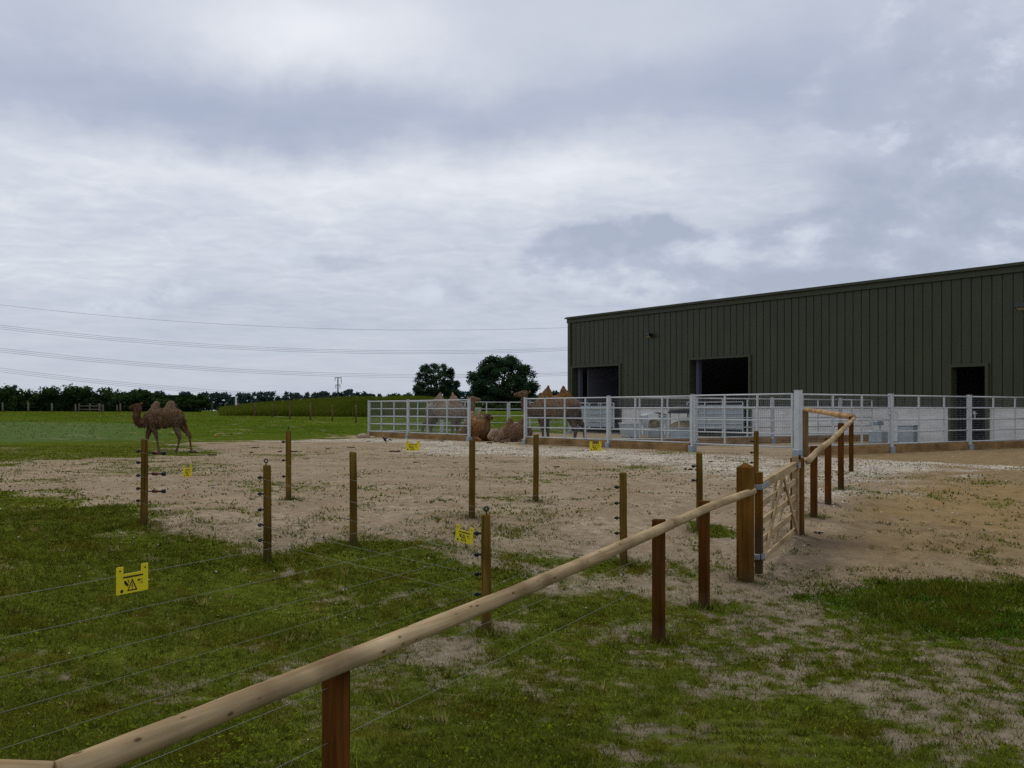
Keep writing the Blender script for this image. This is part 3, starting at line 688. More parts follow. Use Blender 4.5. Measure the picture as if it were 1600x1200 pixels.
gp = square_post(2.42, 10.62, .70, .152, 'big square brown gate post with a pointed top', M['gatepost'], group='field gate posts', peak=.045, name='gate_post')
lp = square_post(3.60, 12.92, .69, .15, 'square brown latch post at the far end of the field gate', M['gatepost'], group='field gate posts', peak=.02, name='gate_post')
for i, (h0, h1, rng_) in enumerate(((.70, .70, None), (.47, .47, None))):
    pts = []
    for k in ((0, 4, 5) if True else ()):
        x, y = behind(RAIL[k], .115); pts.append((x, y, tz(x, y) + h0))
    x, y = behind((2.37, 10.5), .1); pts.append((x, y, tz(x, y) + h0))
    strand('fence_wire', pts, f'{("upper", "lower")[i]} of two wires stretched below the pole rail in front', .0010, 'wires under the pole rail')

def field_gate():
    A = Vector((2.61, 10.86)); B = Vector((3.52, 12.68)); L = (B - A).length; rz = math.atan2(B.y - A.y, B.x - A.x)
    z = tz(*((A + B) / 2)) - .02
    t = thing('field_gate', 'pale timber five bar field gate standing closed between two brown posts', 'gate', (A.x, A.y, 0), rz)
    g0 = tz(A.x, A.y); zb0 = g0 + .10; zb1 = tz(B.x, B.y) + .09
    zt0 = g0 + 1.02; zt1 = tz(B.x, B.y) + 1.0
    zz = lambda u, v: (zb0 + (zb1 - zb0) * u) * (1 - v) + (zt0 - .08 + (zt1 - zt0) * u) * v
    MB().box((.035, 0, (zb0 + zt0) / 2 - .01), (.07, .075, zt0 - zb0 + .16), 0, .004).build('hanging_stile', M['gatepost'], t)
    MB().box((L - .035, 0, (zb1 + zt1) / 2), (.07, .075, zt1 - zb1 + .06), 0, .004).build('meeting_stile', M['gatewood'], t)
    for v, h in ((1.0, .085), (.76, .07), (.53, .07), (.29, .07), (.04, .06)):
        MB().bar((.072, 0, zz(0, v)), (L - .072, 0, zz(1, v)), .028 if v < 1 else .06, h).build('bar', M['gatewood'], t)
    for (u0, v0, u1, v1, y) in ((.06, .06, .52, .96, -.036), (.94, .05, .55, .96, -.036), (.52, .96, .30, .05, .036), (.48, .05, .9, .95, .036)):
        MB().bar((u0 * L, y, zz(u0, v0)), (u1 * L, y, zz(u1, v1)), .02, .055).build('brace', M['gatewood'], t)
    MB().bar((-.09, -.046, zt0 - .085), (.30, -.046, zz(.13, 1.0)), .008, .05).box((-.06, 0, zt0 - .085), (.05, .1, .05)).build('hinge', M['strap'], t)
    MB().box((.03, -.046, zb0 + .10), (.13, .012, .06)).box((-.05, 0, zb0 + .1), (.06, .06, .05)).build('hinge', M['strap'], t)
    MB().box((L - .06, -.046, zt1 - .09), (.12, .012, .055)).box((L + .02, -.02, zt1 - .08), (.05, .05, .07)).build('latch', M['strap'], t)
    MB().tube([(L - .01, -.055, zt1 + .02), (L - .01, -.03, zt1 + .02)], .03, 10).build('latch_ring', M['black'], t)
field_gate()

# ------------------------------------------------------------------ galvanised pens
HT = 1.8
def pen_post(s, t, label, w=.095, h=HT, foot=True, wide=.2):
    x, y = st(s, t); rz = math.atan2(PV[1], PV[0])
    o = thing('pen_post', label, 'pen post', (x, y, 0), rz, 'galvanised posts of the camel pens')
    MB().box((0, 0, h / 2 - .1), (w, w, h + .2), 0, .006).build('post_shaft', M['galv'], o)
    MB().box((0, 0, h + .004), (w + .012, w + .012, .008)).build('post_cap', M['galv'], o)
    if foot: MB().box((0, 0, .06), (wide, wide, .26), 0, .012).build('foot', M['galv_dull'], o)
    return o
def panel(s0, t0, s1, t1, label, name='mesh_hurdle', cat='fence panel', gap=.075, z0=.28, z1=1.745, latch=None, group='galvanised mesh panels of the camel pens', grid=True, nup=2, board=True, blabel=None, step=.085, stile=.045):
    x0, y0 = st(s0, t0); x1, y1 = st(s1, t1)
    L = math.hypot(x1 - x0, y1 - y0); rz = math.atan2(y1 - y0, x1 - x0)
    o = thing(name, label, cat, (x0, y0, 0), rz, group)
    a, b = gap, L - gap
    for k in range(5):
        z = z0 + (z1 - z0) * k / 4
        MB().tube([(a, 0, z), (b, 0, z)], .0235 if k in (0, 4) else .0205, 8).build('rail', M['galv'], o, True)
    ups = [a, b] + [a + (b - a) * (i + 1) / (nup + 1) for i in range(nup)]
    for i, x in enumerate(ups):
        w = stile if i < 2 else .04
        MB().box((x, .0, (z0 + z1) / 2), (w, .052, z1 - z0 + .02)).build('upright', M['galv'], o)
    if grid:
        mb = MB(); rw = .0023; y = .034
        def wire(p, q):
            p = Vector(p); q = Vector(q); d = (q - p).normalized(); n = d.cross(Vector((0, 1, 0)))
            V = [c + n * (rw * math.cos(g)) + Vector((0, rw * math.sin(g), 0)) for c in (p, q) for g in (0, 2.094, 4.189)]
            mb.add(V, [(0, 1, 4, 3), (1, 2, 5, 4), (2, 0, 3, 5)])
        nx = int((b - a) / step)
        for i in range(1, nx): wire((a + (b - a) * i / nx, y, z0), (a + (b - a) * i / nx, y, z1))
        nz = int((z1 - z0) / step)
        for i in range(1, nz): wire((a, y + .006, z0 + (z1 - z0) * i / nz), (b, y + .006, z0 + (z1 - z0) * i / nz))
        mb.build('mesh_infill', M['mesh'], o)
    for x in (latch or ()):
        MB().box((x, -.05, 1.22), (.10, .03, .10)).box((x + .03, -.055, 1.12), (.03, .03, .16)).tube([(x - .08, -.06, 1.19), (x + .14, -.06, 1.19)], .014, 8).build('latch', M['galv'], o)
    if board:
        bo = thing('kick_board', blabel, 'timber board', (x0, y0, 0), rz, 'timber boards along the foot of the pens')
        MB().box((L / 2, .0, .115), (L - .2, .07, .27), 0, .006).build('plank_face', M['sleeper'], bo)
    return o
FS = [0, 4.155, 8.22, 13.2, 17.25, 22.5, 26.5]
pen_post(0, 0, 'thick galvanised corner post where the two visible pen sides meet', .17, 1.86, True, .24)
pen_post(FS[1], 0, 'galvanised post carrying the closed pen gate, on a steel foot')
pen_post(FS[2], 0, 'galvanised post between the standing camel panel and the feeder panel')
pen_post(FS[3], 0, 'galvanised post on the right side of the open gap')
pen_post(FS[4], 0, 'galvanised post on the left side of the open gap, camel head above it')
pen_post(FS[5], 0, 'galvanised post between the two leftmost pen panels')
pen_post(FS[6], 0, 'galvanised end post of the pen at the edge of the green field', .07, HT, False)
panel(FS[6], 0, FS[5], 0, 'leftmost galvanised pen panel at the edge of the green field', blabel='timber board under the leftmost pen panel', step=.052)
panel(FS[5], 0, FS[4], 0, 'galvanised pen panel in front of the pale standing camel', blabel='timber board under the panel of the pale camel', latch=None, step=.052)
panel(FS[3], 0, FS[2], 0, 'galvanised pen panel in front of the standing brown camel', blabel='timber board under the panel of the standing brown camel', nup=3)
panel(FS[2], 0, FS[1], 0, 'galvanised pen panel in front of the metal feeders', blabel='timber board under the panel of the metal feeders')
panel(FS[1], 0, .12, 0, 'wide galvanised mesh gate closed beside the pen corner post', 'pen_gate', 'gate', .09, .25, 1.76, (3.62,), 'galvanised gates', board=False, step=.075, stile=.06)
for i, tt in enumerate((4.27, 8.5, 12.7)):
    pen_post(0, tt, ('galvanised post in the right pen side with latches on both faces', 'galvanised post in front of the narrow dark doorway', 'galvanised post at the far right outside end of the pen')[i], .125)
TT = [0.1, 4.27, 8.5, 12.7, 14.8]
for i in range(4):
    nm = ('first', 'second', 'third', 'last')[i]
    panel(0, TT[i], 0, TT[i + 1], ('galvanised panel right of the corner post, behind the orange rail', 'galvanised panel with a latch, in front of the grey water tank', 'galvanised panel beside the narrow dark doorway at the right edge', 'short galvanised panel meeting the barn wall')[i],
          blabel=('timber board under the panel right of the corner post', 'timber board under the panel before the water tank', 'timber board under the panel at the right edge', 'timber board under the short panel at the barn wall')[i], latch=((3.95,), (.22,), (.2,), None)[i], step=.075)
# back side of the pen and the partition that splits it
for i, tt in enumerate((4.2, 8.4, 12.6)):
    pen_post(26.5, tt, ('distant back pen post nearest the field corner', 'distant back pen post seen through the open gap', 'distant back pen post next to the barn')[i], .09, 1.75)
    pen_post(8.22, tt, ('inner partition post behind the gate hinge', 'inner partition post in front of the white wall', 'inner partition post closest to the barn')[i], .10)
BT = [0, 4.2, 8.4, 12.6, 14.8]
for i in range(4):
    panel(26.5, BT[i], 26.5, BT[i + 1], ('back pen panel at the field corner', 'back pen panel left of the post in the gap', 'back pen panel right of the post in the gap', 'back pen panel against the barn end')[i], grid=False, board=False)
    panel(8.22, BT[i], 8.22, BT[i + 1], ('inner partition panel nearest the front fence', 'inner partition panel behind the pen gate', 'inner partition panel in front of the white wall', 'inner partition panel against the barn')[i], step=.11,
          blabel=('board under the partition panel nearest the front', 'board under the partition panel behind the gate', 'board under the partition panel before the white wall', 'board under the partition panel at the barn')[i])

# ------------------------------------------------------------------ barn
def barn():
    x0, y0 = st(0, 14.9); rz = math.atan2(-PU[1], -PU[0])      # local x runs along s (away from the viewer), local y = out of the wall towards the pen
    t = thing('barn', 'long dark green box-profile steel barn with open doorways above a white concrete base', 'barn', (x0, y0, 0), rz)
    # local frame: x = s, y>0 towards pen side
    S0, S1, ZT, ZC = -9.0, 29.5, 6.88, 1.42
    D = 18.0
    doors = [(24.9, 29.15, 3.85), (15.3, 19.3, 3.92), (3.18, 4.6, 3.03)]
    mgreen, nt, b = mat('green_cladding', .45, .35)
    v = mapped(nt, (1, 1, .35)); n1 = noise(nt, v, 1.4, 5, .6); n2 = noise(nt, mapped(nt, (9, 9, .5)), 1.0, 4)
    c = ramp(nt, n1, [(.3, (.030, .035, .014)), (.7, (.047, .053, .021))]); c = mixc(nt, math_(nt, 'MULTIPLY', n2, .35), c, (.020, .025, .013))
    nt.links.new(c, b.inputs['Base Color'])
    trim = plain('green_trim', (.045, .05, .023), .45, .12, 3)
    conc, nt, b = mat('white_concrete', .85, .2)
    f = noise(nt, mapped(nt, (1, 1, 3)), 1.2, 6, .65); nt.links.new(ramp(nt, f, [(.3, (.56, .55, .52)), (.65, (.76, .75, .72))]), b.inputs['Base Color'])
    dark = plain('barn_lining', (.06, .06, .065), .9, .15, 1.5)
    grey = plain('barn_inner_panel', (.105, .105, .12), .85, .1, 1.0)
    steel = plain('barn_steel', (.10, .097, .125), .6, .1)
    # cladding: wide flat pans with narrow recessed grooves
    mb = MB(); pitch = .425
    def clad(a, e, z0, z1):
        xs = []; k = math.floor((a - S0) / pitch)
        xs.append((a, 0)); g = S0 + k * pitch
        while g < e + pitch:
            for dx, yy in ((.0, 0), (.012, -.034), (.042, -.034), (.054, 0)):
                if a < g + dx < e: xs.append((g + dx, yy))
            g += pitch
        xs.append((e, 0))
        V = [(x, y, z) for z in (z0, z1) for x, y in xs]; n = len(xs)
        mb.add(V, [(i + 1, i, i + n, i + 1 + n) for i in range(n - 1)])
    segs = []; cur = S0
    for a, e, zt in sorted(doors):
        segs.append((cur, a, ZC, ZT - .3)); segs.append((a, e, zt + .10, ZT - .3)); cur = e
    segs.append((cur, S1, ZC, ZT - .3))
    for s_ in segs: clad(*s_)
    mb.build('wall_cladding', mgreen, t)
    mb = MB(); cur = S0
    for a, e, zt in sorted(doors):
        MB().box(((cur + a) / 2, -.14, (ZC - .3) / 2), (a - cur, .2, ZC + .3)).build('concrete_base', conc, t); cur = e
    MB().box(((cur + S1) / 2, -.14, (ZC - .3) / 2), (S1 - cur, .2, ZC + .3)).build('concrete_base', conc, t)
    # body: back, ends, inner lining
    mb = MB()
    mb.box(((S0 + S1) / 2, -D, 3.6), (S1 - S0, .1, 7.2)); mb.box((S0 + .05, -D / 2 - .2, 3.6), (.1, D - .5, 7.2)); mb.box((S1 - .06, -D / 2 - .2, 3.4), (.1, D - .5, 6.8))
    mb.build('end_walls', mgreen, t)
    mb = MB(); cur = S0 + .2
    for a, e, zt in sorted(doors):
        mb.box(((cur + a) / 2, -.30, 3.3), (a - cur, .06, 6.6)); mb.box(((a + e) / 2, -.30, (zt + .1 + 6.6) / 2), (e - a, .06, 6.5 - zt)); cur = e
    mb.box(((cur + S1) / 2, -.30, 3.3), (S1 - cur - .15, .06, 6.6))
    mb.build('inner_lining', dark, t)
    mb = MB(); mb.add([(S0, .25, ZT - .02), (S1 + .15, .25, ZT - .02), (S1 + .15, -D - .3, ZT + 1.9), (S0, -D - .3, ZT + 1.9), (S0, .25, ZT - .1), (S1 + .15, .25, ZT - .1), (S1 + .15, -D - .3, ZT + 1.82), (S0, -D - .3, ZT + 1.82)],
                      [(3, 2, 1, 0), (4, 5, 6, 7), (0, 1, 5, 4), (1, 2, 6, 5), (2, 3, 7, 6), (3, 0, 4, 7)])
    mb.build('roof', mgreen, t)
    MB().box(((S0 + S1) / 2 + .06, .055, ZT - .17), (S1 - S0 + .14, .09, .34), 0, .01).box(((S0 + S1) / 2 + .06, .075, ZT + .01), (S1 - S0 + .16, .16, .03)).build('fascia', trim, t)
    MB().box((S1 - .06, .045, (ZT - .35) / 2), (.26, .07, ZT - .35), 0, .01).build('corner_trim', trim, t)
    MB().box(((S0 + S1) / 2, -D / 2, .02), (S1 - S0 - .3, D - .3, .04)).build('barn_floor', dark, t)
    for a, e, zt in doors:
        mb = MB()
        mb.box(((a + e) / 2, .02, zt + .05), (e - a + .28, .09, .11)); mb.box((a - .07, .02, zt / 2), (.14, .09, zt)); mb.box((e + .07, .02, zt / 2), (.14, .09, zt))
        mb.box((a - .02, -.17, zt / 2), (.045, .28, zt - .01)); mb.box((e + .02, -.17, zt / 2), (.045, .28, zt - .01)); mb.box(((a + e) / 2, -.17, zt + .02), (e - a, .28, .045))
        d = mb.build('door_frame', trim, t)
        if e - a > 2: MB().box((e - .18, -.42, zt / 2), (.2, .22, zt)).build('steel_column', steel, d)
    # light panel partition inside the far doorway
    MB().box((28.6, -4.2, 1.9), (.1, 7.0, 3.8)).box((26.4, -4.2, 1.8), (4.3, .1, 3.6)).build('inner_panel_wall', grey, t)
    return t
barn()
def wall_pt(s, out, z):
    x, y = st(s, 14.9 - out); return (x, y, z)
def floodlight(s, z, label):
    rz = math.atan2(-PU[1], -PU[0])
    t = thing('floodlight', label, 'lamp', wall_pt(s, 0.0, z), rz, 'floodlights on the barn wall')
    MB().box((0, .08, .04), (.06, .2, .05)).box((0, .015, .04), (.16, .03, .14)).build('bracket', M['black'], t)
    h = MB(); h.add([(-.20, .14, -.14), (.20, .14, -.14), (.20, .40, -.02), (-.20, .40, -.02), (-.17, .10, .05), (.17, .10, .05), (.17, .34, .14), (-.17, .34, .14)], [(0, 1, 2, 3), (7, 6, 5, 4), (0, 4, 5, 1), (1, 5, 6, 2), (2, 6, 7, 3), (3, 7, 4, 0)])
    hd = h.build('housing', M['black'], t)
    MB().add([(-.16, .171, -.135), (.16, .171, -.135), (.16, .37, -.043), (-.16, .37, -.043)], [(0, 1, 2, 3)]).build('lens', M['lens'], hd)
floodlight(22.25, 5.38, 'dark floodlight high on the barn wall between the two big doorways')
floodlight(1.62, 5.2, 'floodlight on the barn wall at the right edge of the view')

def sheeted_gate(s0, s1, label, z0=.22, z1=1.72):
    rz = math.atan2(-PU[1], -PU[0])
    t = thing('sheeted_gate', label, 'gate', wall_pt(s0, .30, 0), rz, 'sheeted gates in the barn doorways')
    L = s1 - s0
    MB().box((L / 2, 0, (z0 + z1) / 2), (L - .06, .02, z1 - z0 - .3)).build('sheet', M['galv_sheet'], t)
    for z in (z0, z0 + .42, z0 + .92, z1 - .32, z1): MB().tube([(0, .03, z), (L, .03, z)], .022, 8).build('rail', M['galv'], t, True)
    for x in (0, L / 3, 2 * L / 3, L): MB().box((x, .03, (z0 + z1) / 2), (.05, .05, z1 - z0)).build('upright', M['galv'], t)
sheeted_gate(25.0, 28.4, 'sheeted metal gate across the left barn doorway behind the brown camel')
sheeted_gate(15.4, 19.2, 'sheeted metal gate across the middle barn doorway')

# feeders, troughs and tank in the pens
def feed_trough(x, y, rz, label, L=1.5):
    t = thing('feed_trough', label, 'trough', (x, y, 0), rz)
    w = .38
    V = [(-L/2, -w*.7, .05), (L/2, -w*.7, .05), (L/2, w*.7, .05), (-L/2, w*.7, .05), (-L/2, -w, .68), (L/2, -w, .68), (L/2, w, .68), (-L/2, w, .68)]
    I = [(x * .97, y * .92, z) for x, y, z in V[4:]] + [(x * .95, y * .85, .16) for x, y, _ in V[:4]]
    mb = MB(); mb.add(V + I, [(3, 2, 1, 0), (0, 1, 5, 4), (1, 2, 6, 5), (2, 3, 7, 6), (3, 0, 4, 7), (4, 5, 9, 8), (5, 6, 10, 9), (6, 7, 11, 10), (7, 4, 8, 11), (8, 9, 13, 12), (9, 10, 14, 13), (10, 11, 15, 14), (11, 8, 12, 15), (12, 13, 14, 15)])
    mb.build('bowl', M['galv_sheet'], t)
    mb = MB()
    for a, b in ((0, 1), (1, 2), (2, 3), (3, 0)): mb.tube([V[4 + a], V[4 + b]], .022, 8)
    mb.build('rim', M['galv'], t, True)
    for sx in (-1, 1):
        for sy in (-1, 1): MB().box((sx * (L/2 - .1), sy * .22, .03), (.06, .06, .1)).build('leg', M['galv'], t)
def hay_rack(x, y, rz, label):
    t = thing('hay_rack', label, 'hay feeder', (x, y, 0), rz)
    L, w = 1.25, .5
    mb = MB()
    for sy in (-1, 1):
        for i in range(11): mb.tube([(-L/2 + L * i / 10, sy * w * .55, .36), (-L/2 + L * i / 10, sy * w, 1.0)], .012, 6)
        mb.tube([(-L/2, sy * w, 1.0), (L/2, sy * w, 1.0)], .02, 8); mb.tube([(-L/2, sy * w * .55, .36), (L/2, sy * w * .55, .36)], .02, 8)
    mb.build('rack_bars', M['galv'], t, True)
    MB().box((0, 0, .2), (L, .7, .28), 0, .02).build('tray', M['galv_sheet'], t)
    roof = [(-.56 + 1.12 * i / 8, 1.06 + .16 * math.sin(PI * i / 8)) for i in range(9)]
    V = [(xx, yy, zz) for xx in (-L/2 - .05, L/2 + .05) for yy, zz in roof]
    MB().add(V, [(i, i + 1, i + 10, i + 9) for i in range(8)]).build('hood', M['galv_sheet'], t, True)
    for sx in (-1, 1):
        for sy in (-1, 1): MB().box((sx * L/2, sy * .46, .53), (.05, .05, 1.08)).build('leg', M['galv'], t)
    MB().ball((0, 0, .62), (L * .44, .26, .26), 12, 8, .12).build('hay', M['hay'], t)
def roofed_feeder(x, y, rz, label):
    t = thing('roofed_feeder', label, 'hay feeder', (x, y, 0), rz)
    mb = MB(); n = 18
    rings = [(.70, 1.16), (.74, 1.2), (.66, 1.36), (.42, 1.5), (.0, 1.56)]
    V = [(r * math.cos(2 * PI * k / n), r * math.sin(2 * PI * k / n), z) for r, z in rings for k in range(n)]
    mb.add(V, [(i * n + k, i * n + (k + 1) % n, i * n + n + (k + 1) % n, i * n + n + k) for i in range(4) for k in range(n)])
    mb.build('roof', M['black'], t, True)
    for k in range(4):
        a = PI / 4 + k * PI / 2; MB().box((.66 * math.cos(a), .66 * math.sin(a), .6), (.06, .06, 1.2)).build('leg', M['galv'], t)
    MB().ball((0, 0, .50), (.62, .62, .32), 16, 8, .12).build('hay', M['hay'], t)
    mb = MB(); V = [(.68 * math.cos(2 * PI * k / n), .68 * math.sin(2 * PI * k / n), z) for z in (.03, .42) for k in range(n)]
    mb.add(V, [(k, (k + 1) % n, n + (k + 1) % n, n + k) for k in range(n)]); mb.build('base_ring', M['galv_sheet'], t, True)
def water_tank(x, y, rz, label):
    t = thing('water_tank', label, 'tank', (x, y, 0), rz)
    MB().box((0, 0, .36), (.8, .6, .66), 0, .02).build('body', M['galv_sheet'], t)
    MB().box((0, 0, .71), (.84, .64, .04), 0, .01).build('lid', M['galv_dull'], t)
    MB().tube([(.43, .1, .55), (.62, .1, .55), (.62, .1, .1)], .018, 6).build('pipe', M['galv'], t, True)
def wall_trough(x, y, rz, label):
    t = thing('wall_trough', label, 'trough', (x, y, 0), rz)
    MB().box((0, 0, .28), (1.0, .5, .46), 0, .02).build('bowl', M['galv_sheet'], t)
    MB().box((0, .1, .80), (.8, .28, .16), 0, .02).build('slotted_rack', M['galv_dull'], t)
    for sx in (-1, 1): MB().box((sx * .46, .12, .48), (.05, .05, .9)).build('leg', M['galv'], t)
BR = math.atan2(PU[1], PU[0])
feed_trough(5.66, 49.0, BR + PI * .85, 'shiny galvanised feed trough by the white wall, left of the hay rack')
hay_rack(6.85, 49.6, BR + PI * .85, 'galvanised hay rack with a curved hood beside the feed trough')
roofed_feeder(8.1, 48.4, .3, 'round hay feeder with a dark domed roof near the middle doorway')
wall_trough(14.35, 40.0, BR + PI / 2 + .3, 'low grey trough with a slotted rack behind the right pen panel')
water_tank(15.45, 39.9, BR + PI / 2 + .3, 'square grey water tank with a lid behind the right pen panel')

# ------------------------------------------------------------------ camels
def loft(mb, ch):
    """ch: list of (x, y, z, r_sagittal, r_lateral): smooth closed tube"""
    P = [np.array(c, float) for c in ch]
    out = []
    for i in range(len(P) - 1):
        p0, p1, p2, p3 = P[max(i - 1, 0)], P[i], P[i + 1], P[min(i + 2, len(P) - 1)]
        for k in range(5):
            u = k / 5
            q = .5 * ((2 * p1) + (-p0 + p2) * u + (2 * p0 - 5 * p1 + 4 * p2 - p3) * u * u + (-p0 + 3 * p1 - 3 * p2 + p3) * u ** 3)
            q[3:] = np.maximum(q[3:], .006); out.append(q)
    out.append(P[-1])
    n = 16; V = []; F = []
    for i, q in enumerate(out):
        a = Vector(out[max(i - 1, 0)][:3]); b = Vector(out[min(i + 1, len(out) - 1)][:3]); t = (b - a)
        t = t.normalized() if t.length > 1e-6 else Vector((0, 0, 1))
        lat = Vector((0, 1, 0)); lat = (lat - t * lat.dot(t))
        lat = lat.normalized() if lat.length > .05 else Vector((1, 0, 0)); sag = lat.cross(t).normalized()
        for k in range(n):
            g = 2 * PI * k / n
            V.append(Vector(q[:3]) + sag * (math.cos(g) * q[3]) + lat * (math.sin(g) * q[4]))
    for i in range(len(out) - 1):
        for k in range(n):
            j = (k + 1) % n; F.append((i * n + k, i * n + j, i * n + n + j, i * n + n + k))
    m = len(out)
    V += [Vector(out[0][:3]), Vector(out[-1][:3])]
    for k in range(n):
        j = (k + 1) % n; F.append((m * n, j, k)); F.append((m * n + 1, (m - 1) * n + k, (m - 1) * n + j))
    mb.add(V, F)
    return [(q[:3], max(q[3], q[4])) for q in out]
def coat_material():
    m, nt, b = mat('camel_coat', .95, .1)
    at = N(nt, 'ShaderNodeAttribute', attribute_name='coat').outputs['Color']
    pos = mapped(nt, (1, 1, 1)); n1 = noise(nt, mapped(nt, (9, 9, 4)), 2.2, 6, .7); n2 = noise(nt, pos, 5, 4)
    c = mixc(nt, ramp(nt, n1, [(.35, (.75,) * 3), (.6, (0,) * 3)]), at, (.045, .026, .014))
    c = mixc(nt, ramp(nt, n2, [(.5, (0,) * 3), (.75, (.4,) * 3)]), c, (.40, .28, .17))
    nt.links.new(c, b.inputs['Base Color']); bump(nt, b, n1, .9, .04)
    return m
M['coat'] = coat_material()
M['eye'] = plain('eye', (.01, .008, .006), .2, .1)
def camel(label, loc, rz, scale, chains, eye=None, ears=(), tufts=None, voxel=.026):
    """chains: list of (colour, points) in metres, head towards -x"""
    mb = MB(); samp = []
    for col, pts in chains:
        for p, r in loft(mb, pts): samp.append((*p, r, *col))
    me = bpy.data.meshes.new('tmp'); me.from_pydata(mb.v, [], mb.f)
    ob = bpy.data.objects.new('tmp', me); COL.objects.link(ob)
    rm = ob.modifiers.new('r', 'REMESH'); rm.mode = 'VOXEL'; rm.voxel_size = voxel
    sm = ob.modifiers.new('s', 'SMOOTH'); sm.factor = .5; sm.iterations = 3
    dg = bpy.context.evaluated_depsgraph_get(); me2 = bpy.data.meshes.new_from_object(ob.evaluated_get(dg))
    bpy.data.objects.remove(ob); me2.name = 'camel_body'
    n = len(me2.vertices); co = np.empty(n * 3); me2.vertices.foreach_get('co', co); co = co.reshape(-1, 3)
    no = np.empty(n * 3); me2.vertices.foreach_get('normal', no); no = no.reshape(-1, 3)
    Sm = np.array(samp)
    d = np.linalg.norm(co[:, None, :] - Sm[None, :, :3], axis=2) - Sm[None, :, 3] * .8
    w = np.exp(-np.clip(d - d.min(1, keepdims=True), 0, 9) / .025); w /= w.sum(1, keepdims=True)
    col = w @ Sm[:, 4:7]
    f = fbm(co[:, 0] * 9, co[:, 1] * 9, co[:, 2] * 5, seed=int(loc[0] * 10) % 50, oct=4) - .5
    thick = np.clip((w @ Sm[:, 3]) / .2, .15, 1)
    co = co + no * (f * .07 * thick)[:, None]
    me2.vertices.foreach_set('co', co.ravel())
    a = me2.attributes.new('coat', 'FLOAT_COLOR', 'POINT'); a.data.foreach_set('color', np.c_[col, np.ones(n)].astype(np.float32).ravel())
    me2.materials.clear(); me2.materials.append(M['coat'])
    me2.polygons.foreach_set('use_smooth', [True] * len(me2.polygons)); me2.update()
    t = thing('camel', label, 'camel', loc, rz, 'two-humped camels'); t.scale = (scale,) * 3
    b = bpy.data.objects.new('camel_body', me2); COL.objects.link(b); b.parent = t
    # shaggy coat: short hair locks over the thick-furred zones
    m = 5200
    idx = rng.integers(0, n, m); keep = (thick[idx] > .28); idx = idx[keep]; m = len(idx)
    P = co[idx]; Nn = no[idx]; down = np.array([0, 0, -1.0]) + rng.normal(0, .35, (m, 3))
    L = (.035 + .05 * rng.random(m))[:, None] * thick[idx][:, None]; side = np.cross(Nn, down); side /= np.linalg.norm(side, axis=1, keepdims=True) + 1e-6
    wv = .010 + .010 * rng.random(m)[:, None]
    tip = P + Nn * .014 + down * L + Nn * L * .5
    V = np.stack([P - side * wv - Nn * .004, P + side * wv - Nn * .004, tip], 1).reshape(-1, 3)
    cc = np.repeat(np.clip(col[idx] * (.78 + .42 * rng.random(m))[:, None], 0, 1), 3, 0)
    np_mesh('hair', V, np.arange(m * 3).reshape(-1, 3), M['coat'], t, {'coat': cc})
    if eye:
        for s in (-1, 1):
            MB().ball((eye[0], s * eye[1], eye[2]), .02, 8, 6).build('eye', M['eye'], t, True)
    for e in ears:
        MB().tube([e[0], e[1], e[2]], [.018, .026, .006], 8).build('ear', M['coat'], t, True).data.attributes.new('coat', 'FLOAT_COLOR', 'POINT').data.foreach_set('color', np.tile(np.array([*chains[0][0], 1], np.float32), 24))
    return t
def U(pts, k, ox, oz, y=0.0):
    """photo-study units -> metres; (x, z_down, r_sag, r_lat[, dy])"""
    return [((p[0] - ox) * k, y * k + (p[4] * k if len(p) > 4 else 0), (oz - p[1]) * k, p[2] * k, p[3] * k) for p in pts]
